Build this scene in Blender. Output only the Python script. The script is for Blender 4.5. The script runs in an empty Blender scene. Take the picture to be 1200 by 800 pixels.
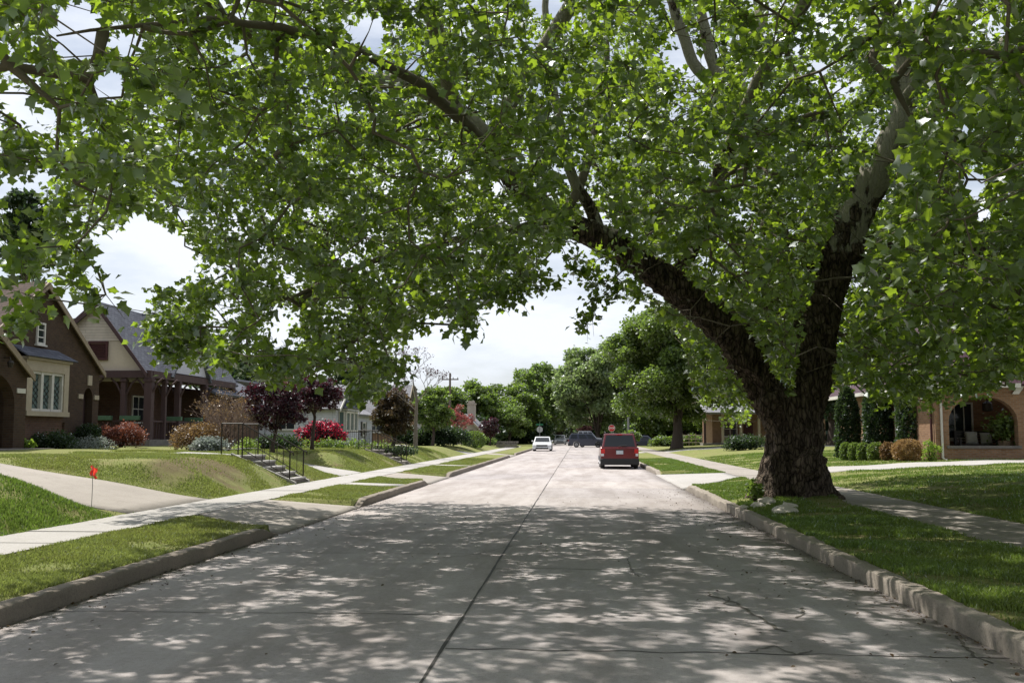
import bpy, bmesh, math, random
import numpy as np
from mathutils import Vector, noise
random.seed(7)
R = np.random.default_rng(11)
scene = bpy.context.scene
C = scene.collection

# ------------------------------------------------------------ camera, sky, sun, exposure
FPX, EYE = 1167.0, 1.6
PITCH = math.atan(109/FPX); YAW = math.atan(78*math.cos(PITCH)/FPX)
cam_d = bpy.data.cameras.new('camera'); cam = bpy.data.objects.new('camera', cam_d); C.objects.link(cam)
cam.location = (0, 0, EYE); cam.rotation_euler = (math.pi/2+PITCH, 0, YAW)
cam_d.sensor_width = 36; cam_d.lens = 36*FPX/1200; cam_d.clip_start = .05; cam_d.clip_end = 3000
scene.camera = cam
SUN_EL = math.radians(60); SUN_AZ = math.atan2(-.80, .60)          # azimuth measured from +Y towards +X
SUN = Vector((math.cos(SUN_EL)*math.sin(SUN_AZ), math.cos(SUN_EL)*math.cos(SUN_AZ), math.sin(SUN_EL)))
w = bpy.data.worlds.new('World'); scene.world = w; w.use_nodes = True
nt = w.node_tree; nt.nodes.clear()
wo = nt.nodes.new('ShaderNodeOutputWorld'); bg = nt.nodes.new('ShaderNodeBackground')
sky = nt.nodes.new('ShaderNodeTexSky'); sky.sky_type = 'NISHITA'; sky.sun_disc = False
sky.sun_elevation = SUN_EL; sky.sun_rotation = SUN_AZ % (2*math.pi)
sky.air_density = 1.0; sky.dust_density = 1.6; sky.ozone_density = 1.0
tc = nt.nodes.new('ShaderNodeTexCoord'); mp = nt.nodes.new('ShaderNodeMapping'); mp.inputs['Scale'].default_value = (1.0, 1.0, 3.2)
nz = nt.nodes.new('ShaderNodeTexNoise'); nz.inputs['Scale'].default_value = 1.9; nz.inputs['Detail'].default_value = 9; nz.inputs['Roughness'].default_value = .6
rp = nt.nodes.new('ShaderNodeValToRGB'); rp.color_ramp.elements[0].position = .38; rp.color_ramp.elements[0].color = (.25,.25,.25,1)
rp.color_ramp.elements[1].position = .56; rp.color_ramp.elements[1].color = (1,1,1,1)
mx = nt.nodes.new('ShaderNodeMix'); mx.data_type = 'RGBA'
mx.inputs['B'].default_value = (9.4, 9.9, 10.8, 1)
nt.links.new(tc.outputs['Generated'], mp.inputs['Vector']); nt.links.new(mp.outputs[0], nz.inputs['Vector'])
nt.links.new(nz.outputs[0], rp.inputs[0]); nt.links.new(rp.outputs[0], mx.inputs['Factor'])
nt.links.new(sky.outputs[0], mx.inputs['A']); nt.links.new(mx.outputs['Result'], bg.inputs[0])
bg.inputs[1].default_value = .074
nt.links.new(bg.outputs[0], wo.inputs[0])
sd = bpy.data.lights.new('sun', 'SUN'); sd.energy = 5.0; sd.angle = math.radians(.53); sd.color = (1, .95, .87)
sun = bpy.data.objects.new('sun', sd); C.objects.link(sun); sun.rotation_euler = SUN.to_track_quat('Z', 'Y').to_euler()
scene.view_settings.view_transform = 'Standard'; scene.view_settings.look = 'None'
scene.view_settings.exposure = .50; scene.view_settings.gamma = 1
scene.cycles.max_bounces = 8; scene.cycles.diffuse_bounces = 4; scene.cycles.glossy_bounces = 3; scene.cycles.transmission_bounces = 5
scene.cycles.use_denoising = True

cF = np.array([-math.sin(YAW)*math.cos(PITCH), math.cos(YAW)*math.cos(PITCH), math.sin(PITCH)])
cR = np.array([math.cos(YAW), math.sin(YAW), 0.0]); cU = np.cross(cR, cF)
def at(px, py, Y):
    d = cF*FPX + cR*(px-600) + cU*(400-py); t = Y/d[1]
    return np.array([d[0]*t, Y, EYE+d[2]*t])
def gp(px, py, z=0.0):
    d = cF*FPX + cR*(px-600) + cU*(400-py); t = (z-EYE)/d[2]
    return np.array([d[0]*t, d[1]*t, z])
def proj(P):
    P = np.asarray(P, float) - np.array([0, 0, EYE]); f = P@cF
    f = np.where(f < .1, .1, f)
    return 600+FPX*(P@cR)/f, 400-FPX*(P@cU)/f

# ------------------------------------------------------------ materials
def newmat(name):
    m = bpy.data.materials.new(name); m.use_nodes = True
    nt = m.node_tree; nt.nodes.clear()
    return m, nt, nt.nodes.new('ShaderNodeOutputMaterial')
def N(nt, t, **kw):
    n = nt.nodes.new(t)
    for k, v in kw.items():
        if k in n.inputs: n.inputs[k].default_value = v
        else: setattr(n, k, v)
    return n
def L(nt, a, b): nt.links.new(a, b)
def rgba(c): return (c[0], c[1], c[2], 1)
def mix(nt, fac, a, b, mode='MIX'):
    n = nt.nodes.new('ShaderNodeMix'); n.data_type = 'RGBA'; n.blend_type = mode
    for s, v in (('Factor', fac), ('A', a), ('B', b)):
        if hasattr(v, 'is_linked') or hasattr(v, 'links'): L(nt, v, n.inputs[s])
        else: n.inputs[s].default_value = v if s == 'Factor' else rgba(v)
    return n.outputs['Result']
def ramp(nt, src, p0, p1, c0=(0,0,0), c1=(1,1,1)):
    r = nt.nodes.new('ShaderNodeValToRGB'); e = r.color_ramp.elements
    e[0].position = p0; e[0].color = rgba(c0); e[1].position = p1; e[1].color = rgba(c1)
    L(nt, src, r.inputs[0]); return r.outputs[0]
def coords(nt, scale=(1,1,1)):
    t = nt.nodes.new('ShaderNodeTexCoord'); m = nt.nodes.new('ShaderNodeMapping'); m.inputs['Scale'].default_value = scale
    L(nt, t.outputs['Object'], m.inputs[0]); return m.outputs[0]
def noisen(nt, vec, scale, detail=4, rough=.55):
    n = N(nt, 'ShaderNodeTexNoise'); n.inputs['Scale'].default_value = scale
    n.inputs['Detail'].default_value = detail; n.inputs['Roughness'].default_value = rough
    L(nt, vec, n.inputs['Vector']); return n.outputs[0]
def bsdf(nt, out, col, rough=.8, bump=None, bstr=.3, bdist=.02, spec=.3, metal=0):
    b = nt.nodes.new('ShaderNodeBsdfPrincipled')
    if hasattr(col, 'links'): L(nt, col, b.inputs['Base Color'])
    else: b.inputs['Base Color'].default_value = rgba(col)
    if hasattr(rough, 'links'): L(nt, rough, b.inputs['Roughness'])
    else: b.inputs['Roughness'].default_value = rough
    b.inputs['Specular IOR Level'].default_value = spec; b.inputs['Metallic'].default_value = metal
    if bump is not None:
        bn = nt.nodes.new('ShaderNodeBump'); bn.inputs['Strength'].default_value = bstr; bn.inputs['Distance'].default_value = bdist
        L(nt, bump, bn.inputs['Height']); L(nt, bn.outputs[0], b.inputs['Normal'])
    L(nt, b.outputs[0], out.inputs[0]); return b
def simple(name, c1, c2=None, scale=6, rough=.75, bstr=.25, bdist=.01, metal=0, spec=.3, stretch=(1,1,1)):
    m, nt, o = newmat(name); v = coords(nt, stretch)
    c2 = c2 or tuple(x*.75 for x in c1)
    n1 = noisen(nt, v, scale, 6, .6); n2 = noisen(nt, v, scale*.17, 3)
    c = mix(nt, ramp(nt, n1, .3, .7), c1, c2)
    c = mix(nt, ramp(nt, n2, .3, .75), c, tuple((a+b)*.42 for a, b in zip(c1, c2)))
    bsdf(nt, o, c, rough, n1, bstr, bdist, spec, metal); return m
def concrete(name, base, dark, stain=.5, grain=120):
    m, nt, o = newmat(name); v = coords(nt)
    big = noisen(nt, v, .35, 5, .6); mid = noisen(nt, v, 2.6, 7, .7); fine = noisen(nt, v, grain, 2, .6); sm = noisen(nt, v, 22, 6, .7)
    c = mix(nt, ramp(nt, big, .35, .68), base, tuple(b*.78+d*.22 for b, d in zip(base, dark)))
    c = mix(nt, ramp(nt, mid, .48, .8), c, tuple(b*.6+d*.4 for b, d in zip(base, dark)))
    sp = ramp(nt, fine, .30, .55, (.55,.55,.55), (1,1,1)); c = mix(nt, .55, c, sp, 'MULTIPLY')
    sp2 = ramp(nt, sm, .28, .5, (.6,.6,.6), (1,1,1)); c = mix(nt, .55, c, sp2, 'MULTIPLY')
    vo = N(nt, 'ShaderNodeTexVoronoi'); vo.inputs['Scale'].default_value = 3.3; L(nt, v, vo.inputs['Vector'])
    sp3 = ramp(nt, vo.outputs['Distance'], .02, .06, (.35,.33,.3), (1,1,1)); c = mix(nt, stain, c, sp3, 'MULTIPLY')
    add = N(nt, 'ShaderNodeMath', operation='ADD'); L(nt, fine, add.inputs[0]); L(nt, sm, add.inputs[1])
    bsdf(nt, o, c, .88, add.outputs[0], .5, .006, .25); return m, nt
def walluv(nt, sx=1, sz=1):
    g = N(nt, 'ShaderNodeNewGeometry'); t = N(nt, 'ShaderNodeTexCoord')
    sp = N(nt, 'ShaderNodeSeparateXYZ'); L(nt, t.outputs['Object'], sp.inputs[0])
    sn = N(nt, 'ShaderNodeSeparateXYZ'); L(nt, g.outputs['True Normal'], sn.inputs[0])
    ax = N(nt, 'ShaderNodeMath', operation='ABSOLUTE'); L(nt, sn.outputs[0], ax.inputs[0])
    ay = N(nt, 'ShaderNodeMath', operation='ABSOLUTE'); L(nt, sn.outputs[1], ay.inputs[0])
    gt = N(nt, 'ShaderNodeMath', operation='GREATER_THAN'); L(nt, ax.outputs[0], gt.inputs[0]); L(nt, ay.outputs[0], gt.inputs[1])
    mm = N(nt, 'ShaderNodeMix', data_type='FLOAT'); L(nt, gt.outputs[0], mm.inputs[0]); L(nt, sp.outputs[0], mm.inputs[2]); L(nt, sp.outputs[1], mm.inputs[3])
    cb = N(nt, 'ShaderNodeCombineXYZ'); L(nt, mm.outputs[0], cb.inputs[0]); L(nt, sp.outputs[2], cb.inputs[1])
    mp = N(nt, 'ShaderNodeMapping'); mp.inputs['Scale'].default_value = (sx, sz, 1); L(nt, cb.outputs[0], mp.inputs[0])
    return mp.outputs[0]
def bricky(name, c1, c2, mortar, bw=.22, bh=.075, ms=.012, rough=.9, off=.5, bstr=.5):
    m, nt, o = newmat(name); v = walluv(nt)
    b = N(nt, 'ShaderNodeTexBrick'); b.offset = off
    b.inputs['Scale'].default_value = 1; b.inputs['Brick Width'].default_value = bw; b.inputs['Row Height'].default_value = bh
    b.inputs['Mortar Size'].default_value = ms; b.inputs['Mortar Smooth'].default_value = .3; b.inputs['Bias'].default_value = 0
    b.inputs['Color1'].default_value = rgba(c1); b.inputs['Color2'].default_value = rgba(c2); b.inputs['Mortar'].default_value = rgba(mortar)
    L(nt, v, b.inputs['Vector'])
    n1 = noisen(nt, coords(nt), 3, 5); c = mix(nt, .5, b.outputs['Color'], ramp(nt, n1, .3, .7, (.6,.6,.6), (1.0,1.0,1.0)), 'MULTIPLY')
    inv = N(nt, 'ShaderNodeMath', operation='SUBTRACT'); inv.inputs[0].default_value = 1; L(nt, b.outputs['Fac'], inv.inputs[1])
    bsdf(nt, o, c, rough, inv.outputs[0], bstr, .01, .2); return m
def leafmat(name, dif, tra, gloss=.06, var=.5, tw=.5, rough=.42):
    m, nt, o = newmat(name)
    a = N(nt, 'ShaderNodeAttribute'); a.attribute_name = 'tint'
    n = noisen(nt, coords(nt), .45, 3)
    cd = mix(nt, a.outputs['Fac'], tuple(c*(1-var*.55) for c in dif), tuple(c*(1+var*.6) for c in dif))
    cd = mix(nt, ramp(nt, n, .35, .65), cd, (dif[0]*1.25, dif[1]*1.0, dif[2]*.8))
    ct = mix(nt, a.outputs['Fac'], tuple(c*(1-var*.5) for c in tra), tuple(c*(1+var*.6) for c in tra))
    d = N(nt, 'ShaderNodeBsdfDiffuse'); t = N(nt, 'ShaderNodeBsdfTranslucent'); g = N(nt, 'ShaderNodeBsdfGlossy'); g.inputs['Roughness'].default_value = rough
    g.inputs['Color'].default_value = (.9,.95,1,1)
    L(nt, cd, d.inputs[0]); L(nt, ct, t.inputs[0])
    m1 = N(nt, 'ShaderNodeMixShader'); m1.inputs[0].default_value = tw; L(nt, d.outputs[0], m1.inputs[1]); L(nt, t.outputs[0], m1.inputs[2])
    fr = N(nt, 'ShaderNodeLayerWeight'); fr.inputs['Blend'].default_value = .12
    mu = N(nt, 'ShaderNodeMath', operation='MULTIPLY_ADD'); L(nt, fr.outputs['Fresnel'], mu.inputs[0]); mu.inputs[1].default_value = .25; mu.inputs[2].default_value = gloss
    m2 = N(nt, 'ShaderNodeMixShader'); L(nt, mu.outputs[0], m2.inputs[0]); L(nt, m1.outputs[0], m2.inputs[1]); L(nt, g.outputs[0], m2.inputs[2])
    L(nt, m2.outputs[0], o.inputs[0]); return m
def glassmat(name, c=(.02,.025,.03), rough=.06):
    m, nt, o = newmat(name); bsdf(nt, o, c, rough, spec=.5); return m
def paint(name, c, rough=.25, metal=.3, coat=.6):
    m, nt, o = newmat(name); v = coords(nt); n = noisen(nt, v, 3, 4)
    b = bsdf(nt, o, mix(nt, ramp(nt, n, .3, .7), c, tuple(x*.8 for x in c)), rough, spec=.5, metal=metal)
    b.inputs['Coat Weight'].default_value = coat; b.inputs['Coat Roughness'].default_value = .08; return m

# road concrete with slab to slab tone
M = {}
M['road'], rnt = concrete('road_concrete', (.43,.398,.392), (.20,.175,.17), .35)
bs = [n for n in rnt.nodes if n.type == 'BSDF_PRINCIPLED'][0]; src = bs.inputs['Base Color'].links[0].from_socket
sv = N(rnt, 'ShaderNodeSeparateXYZ'); L(rnt, coords(rnt), sv.inputs[0])
xa = N(rnt, 'ShaderNodeMath', operation='GREATER_THAN'); L(rnt, sv.outputs[0], xa.inputs[0]); xa.inputs[1].default_value = -1.02
yo = N(rnt, 'ShaderNodeMath', operation='MULTIPLY_ADD'); L(rnt, xa.outputs[0], yo.inputs[0]); yo.inputs[1].default_value = 1.4; L(rnt, sv.outputs[1], yo.inputs[2])
yd = N(rnt, 'ShaderNodeMath', operation='DIVIDE'); L(rnt, yo.outputs[0], yd.inputs[0]); yd.inputs[1].default_value = 4.5
yf = N(rnt, 'ShaderNodeMath', operation='FLOOR'); L(rnt, yd.outputs[0], yf.inputs[0])
cb = N(rnt, 'ShaderNodeCombineXYZ'); L(rnt, xa.outputs[0], cb.inputs[0]); L(rnt, yf.outputs[0], cb.inputs[1])
wn = N(rnt, 'ShaderNodeTexWhiteNoise'); L(rnt, cb.outputs[0], wn.inputs['Vector'])
tone = ramp(rnt, wn.outputs['Value'], 0, 1, (.86,.86,.87), (1.06,1.05,1.03))
stn = noisen(rnt, coords(rnt, (1.6,.25,1)), .8, 6, .65)
st2 = ramp(rnt, stn, .40, .62, (1,1,1), (.74,.72,.70))
L(rnt, mix(rnt, 1.0, mix(rnt, 1.0, src, tone, 'MULTIPLY'), st2, 'MULTIPLY'), bs.inputs['Base Color'])
M['walk'], _ = concrete('walk_concrete', (.39,.375,.36), (.20,.18,.155), .4)
M['walk_old'], _ = concrete('old_walk_concrete', (.33,.30,.27), (.14,.12,.10), .5)
M['kerb'], _ = concrete('kerb_concrete', (.30,.265,.225), (.09,.075,.06), .95, 60)
M['kerb_dark'], _ = concrete('weathered_kerb_concrete', (.25,.215,.18), (.07,.055,.045), .9, 60)
M['tar'] = simple('joint_sealant', (.035,.032,.03), (.06,.055,.05), 30)
M['crack'] = simple('road_crack_dirt', (.09,.08,.07), (.13,.12,.10), 30)
M['white'] = simple('white_trim', (.62,.60,.56), (.5,.48,.44), 8, .6)
M['cream'] = simple('cream_trim', (.42,.36,.27), (.33,.28,.21), 8, .7)
M['tan'] = simple('tan_board', (.30,.235,.16), (.2,.16,.11), 8, .7)
M['brown_brick'] = bricky('brown_brick', (.055,.032,.021), (.078,.046,.028), (.065,.054,.044))
M['red_brick'] = bricky('red_brick', (.22,.115,.060), (.30,.17,.095), (.24,.19,.145))
M['dark_brick'] = bricky('dark_brick', (.10,.05,.035), (.14,.075,.05), (.11,.09,.075))
M['brown_shingle'] = bricky('brown_shingle', (.062,.042,.034), (.095,.066,.052), (.03,.02,.017), .3, .09, .012)
M['grey_shingle'] = bricky('grey_shingle', (.085,.09,.115), (.13,.14,.17), (.035,.037,.05), .34, .11, .012)
M['pale_shingle'] = bricky('pale_shingle', (.20,.20,.22), (.26,.26,.285), (.12,.12,.13), .34, .11, .01)
M['siding'] = bricky('lap_siding', (.56,.50,.43), (.53,.47,.40), (.3,.26,.22), 9, .13, .009, .7)
M['stucco'] = simple('cream_stucco', (.56,.49,.39), (.50,.43,.34), 9, .85)
M['white_siding'] = bricky('white_lap_siding', (.56,.57,.63), (.53,.54,.60), (.34,.34,.38), 9, .15, .009, .7)
M['shaded_white'] = simple('shade_blued_white_paint', (.52,.52,.60), (.47,.47,.55), 6, .8)  # white wall paint with the blue cast of shade put into its colour
M['beige'] = simple('beige_stucco', (.42,.36,.31), (.36,.31,.27), 9, .85)
M['maroon'] = simple('maroon_paint', (.07,.02,.02), (.05,.015,.015), 8, .6)
M['timber'] = simple('dark_timber', (.085,.05,.05), (.05,.03,.032), 12, .75, stretch=(1,1,.2))
M['interior'] = simple('dim_plaster', (.10,.075,.06), (.07,.05,.04), 5)
M['glass'] = glassmat('window_glass'); M['carglass'] = glassmat('car_glass', (.012,.014,.016), .04)
M['bayglass'] = glassmat('bay_glass', (.10,.14,.14), .12)
M['iron'] = simple('black_iron', (.018,.016,.015), (.03,.02,.015), 20, .5)
M['metal_roof'] = simple('purple_metal_roof', (.055,.022,.032), (.04,.016,.024), 5, .6, .1, .003, 0)
M['planter_green'] = simple('green_planter', (.09,.16,.10), (.06,.12,.07), 8)
M['tyre'] = simple('tyre_rubber', (.02,.02,.02), (.03,.03,.03), 20, .85)
M['rim'] = simple('alloy_rim', (.35,.35,.36), (.25,.25,.26), 10, .35, .05, .003, .7)
M['blackplastic'] = simple('black_plastic', (.022,.022,.024), (.03,.03,.03), 12, .6)
M['red_paint'] = paint('red_car_paint', (.13,.004,.008)); M['white_paint'] = paint('white_car_paint', (.75,.76,.78), .3, 0)
M['blue_paint'] = paint('dark_blue_car_paint', (.03,.035,.06)); M['silver_paint'] = paint('silver_car_paint', (.35,.36,.38), .3, .5); M['grey_paint']=paint('dark_grey_car_paint',(.05,.055,.06))
M['redlens'] = glassmat('red_lens', (.5,.012,.01), .15); M['clearlens'] = glassmat('clear_lens', (.6,.6,.62), .12)
M['plate'] = simple('licence_plate', (.55,.58,.62), (.4,.45,.52), 14, .5)
M['signred'] = simple('sign_red', (.50,.02,.02), (.45,.02,.02), 5, .5); M['signwhite'] = simple('sign_white', (.75,.75,.75), (.7,.7,.7), 5, .5)
M['signgreen'] = simple('sign_green', (.02,.17,.08), (.02,.15,.07), 5, .5); M['signback'] = simple('sign_back', (.42,.43,.42), (.36,.37,.36), 7, .5)
M['galv'] = simple('galvanised_steel', (.28,.28,.28), (.2,.2,.2), 10, .5, metal=.5)
M['woodpole'] = simple('weathered_pole', (.16,.125,.10), (.10,.08,.065), 6, .9, stretch=(1,1,.1))
M['bark_far'] = simple('grey_bark', (.09,.07,.055), (.05,.038,.03), 9, .95, .8, .03, stretch=(1,1,.3))
M['bark_pale'] = simple('pale_bark', (.20,.17,.14), (.13,.11,.09), 9, .95, .8, .03, stretch=(1,1,.3))
M['rubble'] = simple('pale_rubble', (.62,.58,.52), (.42,.38,.33), 14, .9, .6, .01)
M['stone'] = simple('grey_stone', (.22,.20,.18), (.12,.11,.10), 5, .9, .8, .03)
M['terracotta'] = simple('pale_pot', (.36,.25,.18), (.28,.2,.14), 8)
M['cushion'] = simple('grey_cushion', (.42,.40,.37), (.33,.31,.29), 12)
M['flagred'] = leafmat('red_flag_plastic', (.75,.06,.04), (.8,.08,.05), .03, .1)
M['dirt'] = simple('bare_dirt', (.13,.095,.06), (.09,.065,.045), 9, .95)
# foliage
M['leaf'] = leafmat('sycamore_leaf', (.042,.076,.015), (.315,.465,.026), .08, 1.0, .49)
M['leaf_mid'] = leafmat('mid_green_leaf', (.078,.118,.030), (.20,.31,.04), .03)
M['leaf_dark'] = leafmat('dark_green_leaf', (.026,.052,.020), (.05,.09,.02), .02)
M['leaf_light'] = leafmat('light_green_leaf', (.10,.145,.042), (.22,.34,.06), .03)
M['leaf_far'] = leafmat('hazed_green_leaf', (.13,.175,.085), (.28,.40,.12), .03)  # leaf colour lightened to stand in for haze over the far trees
M['leaf_plum'] = leafmat('plum_leaf', (.034,.010,.017), (.055,.008,.016), .03)
M['leaf_olive'] = leafmat('olive_brown_leaf', (.060,.045,.024), (.10,.07,.03), .02)
M['leaf_pink'] = leafmat('pink_leaf', (.20,.055,.055), (.28,.07,.07), .02)
M['leaf_mauve'] = leafmat('mauve_leaf', (.16,.085,.09), (.2,.1,.1), .02)
M['leaf_brick'] = leafmat('russet_leaf', (.15,.055,.04), (.2,.07,.04), .02)
M['leaf_tan'] = leafmat('tan_leaf', (.30,.21,.09), (.3,.2,.08), .02)
M['leaf_gold'] = leafmat('golden_brown_leaf', (.16,.105,.05), (.2,.13,.05), .02)
M['leaf_silver'] = leafmat('silver_leaf', (.24,.27,.26), (.2,.24,.2), .02)
M['leaf_lime'] = leafmat('lime_leaf', (.16,.24,.04), (.28,.42,.05), .02)
M['bloom'] = leafmat('crimson_petal', (.55,.015,.05), (.65,.02,.08), .03)
M['twig'] = simple('bare_twig', (.26,.19,.15), (.18,.13,.10), 20, .9)
M['blade_green'] = leafmat('green_grass_blade', (.115,.175,.035), (.17,.27,.04), .02, .6, .4)
M['blade'] = leafmat('grass_blade', (.185,.215,.065), (.25,.31,.07), .02, .6, .4)
# ground grass
m, nt, o = newmat('grass_ground'); v = coords(nt)
n0 = noisen(nt, v, .25, 4); n1 = noisen(nt, v, 1.7, 6, .65); n2 = noisen(nt, v, 45, 4, .7); n3 = noisen(nt, coords(nt, (1,1,1)), .9, 5, .7)
c = mix(nt, ramp(nt, n2, .3, .7), (.115,.140,.040), (.215,.235,.080))
c = mix(nt, ramp(nt, n1, .45, .7), c, (.225,.205,.095))
c = mix(nt, ramp(nt, n0, .58, .7), c, (.12,.16,.04))
c = mix(nt, ramp(nt, n3, .57, .68), c, (.17,.125,.075))
vd = N(nt, 'ShaderNodeVectorMath', operation='SUBTRACT'); L(nt, v, vd.inputs[0]); vd.inputs[1].default_value = (-9.3, 24.2, .8)
vm = N(nt, 'ShaderNodeVectorMath', operation='MULTIPLY'); L(nt, vd.outputs[0], vm.inputs[0]); vm.inputs[1].default_value = (.95, .36, .3)
vl = N(nt, 'ShaderNodeVectorMath', operation='LENGTH'); L(nt, vm.outputs[0], vl.inputs[0])
va = N(nt, 'ShaderNodeMath', operation='MULTIPLY_ADD'); L(nt, n1, va.inputs[0]); va.inputs[1].default_value = 1.5; L(nt, vl.outputs['Value'], va.inputs[2]); vb = N(nt, 'ShaderNodeMath', operation='MULTIPLY'); L(nt, va.outputs[0], vb.inputs[0]); vb.inputs[1].default_value = .33
c = mix(nt, ramp(nt, vb.outputs[0], .42, .6, (.75,.75,.75), (0,0,0)), c, (.125,.088,.058))
bsdf(nt, o, c, .95, n2, .9, .03, .1); M['grass'] = m
# sycamore bark: rough brown below, smooth pale patches above
m, nt, o = newmat('sycamore_bark'); v = coords(nt); vs = coords(nt, (1,1,.28))
sp = N(nt, 'ShaderNodeSeparateXYZ'); L(nt, v, sp.inputs[0])
pl = noisen(nt, vs, 9, 7, .7); patch = noisen(nt, coords(nt, (1,1,.6)), 2.1, 6, .62); fine = noisen(nt, v, 60, 3)
vb_ = N(nt, 'ShaderNodeTexVoronoi', feature='DISTANCE_TO_EDGE'); vb_.inputs['Scale'].default_value = 13
wv = N(nt, 'ShaderNodeMix', data_type='VECTOR'); wv.inputs[0].default_value = .06; L(nt, coords(nt, (1,1,.33)), wv.inputs[4])
wn_ = N(nt, 'ShaderNodeTexNoise'); wn_.inputs['Scale'].default_value = 5; wn_.inputs['Detail'].default_value = 4; L(nt, v, wn_.inputs['Vector']); L(nt, wn_.outputs['Color'], wv.inputs[5]); L(nt, wv.outputs[1], vb_.inputs['Vector'])
plate = ramp(nt, vb_.outputs['Distance'], .01, .12, (.28,.26,.25), (1,1,1))
rough_c = mix(nt, .68, mix(nt, ramp(nt, pl, .36, .64), (.045,.034,.026), (.22,.172,.132)), plate, 'MULTIPLY')
pale_c = mix(nt, ramp(nt, fine, .3, .7), (.31,.29,.24), (.24,.225,.18))
mr = N(nt, 'ShaderNodeMapRange'); mr.inputs['From Min'].default_value = 3.6; mr.inputs['From Max'].default_value = 7.5; mr.inputs['To Min'].default_value = -.30; mr.inputs['To Max'].default_value = .15
L(nt, sp.outputs[2], mr.inputs['Value'])
ad = N(nt, 'ShaderNodeMath', operation='ADD'); L(nt, patch, ad.inputs[0]); L(nt, mr.outputs[0], ad.inputs[1])
f = ramp(nt, ad.outputs[0], .50, .53)
c = mix(nt, f, rough_c, pale_c)
psum = N(nt, 'ShaderNodeMath', operation='ADD'); L(nt, pl, psum.inputs[0]); L(nt, plate, psum.inputs[1])
bmul = N(nt, 'ShaderNodeMath', operation='MULTIPLY'); L(nt, psum.outputs[0], bmul.inputs[0])
inv = N(nt, 'ShaderNodeMath', operation='SUBTRACT'); inv.inputs[0].default_value = 1.1; L(nt, f, inv.inputs[1]); L(nt, inv.outputs[0], bmul.inputs[1])
bsdf(nt, o, c, .9, bmul.outputs[0], 1.0, .14, .15); M['bark'] = m
M['upper_bark'] = simple('upper_bark', (.19,.165,.125), (.11,.09,.07), 7, .9, .4, .01)

# ------------------------------------------------------------ object helpers
def tag(o, label=None, cat=None, group=None, kind=None):
    if label: o['label'] = label
    if cat: o['category'] = cat
    if group: o['group'] = group
    if kind: o['kind'] = kind
    return o
def empty(name, loc, label, cat, group=None):
    o = bpy.data.objects.new(name, None); C.objects.link(o); o.location = loc; o.empty_display_size = .2
    return tag(o, label, cat, group)
def fastmesh(name, V, F, mat, tint=None, smooth=False):
    """F: (n,k) int array of equal-size faces, or list of lists"""
    me = bpy.data.meshes.new(name)
    V = np.asarray(V, np.float32)
    if isinstance(F, np.ndarray):
        n, k = F.shape
        me.vertices.add(len(V)); me.vertices.foreach_set('co', V.ravel())
        me.loops.add(n*k); me.loops.foreach_set('vertex_index', F.astype(np.int32).ravel())
        me.polygons.add(n); me.polygons.foreach_set('loop_start', np.arange(0, n*k, k, dtype=np.int32))
        me.update(calc_edges=True)
    else:
        me.from_pydata([tuple(map(float, p)) for p in V], [], F); me.update()
    if tint is not None:
        a = me.attributes.new('tint', 'FLOAT', 'POINT'); a.data.foreach_set('value', np.asarray(tint, np.float32))
    if smooth: me.shade_smooth()
    me.materials.append(mat); return me
def link(name, me, parent=None, loc=None):
    o = bpy.data.objects.new(name, me); C.objects.link(o)
    if loc is not None: o.location = loc
    if parent is not None:
        o.parent = parent
        # geometry is written in world coordinates: cancel every parent's offset
        p, tot = parent, Vector((0,0,0))
        while p is not None: tot += Vector(p.location); p = p.parent
        o.location = -tot
    return o
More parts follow.
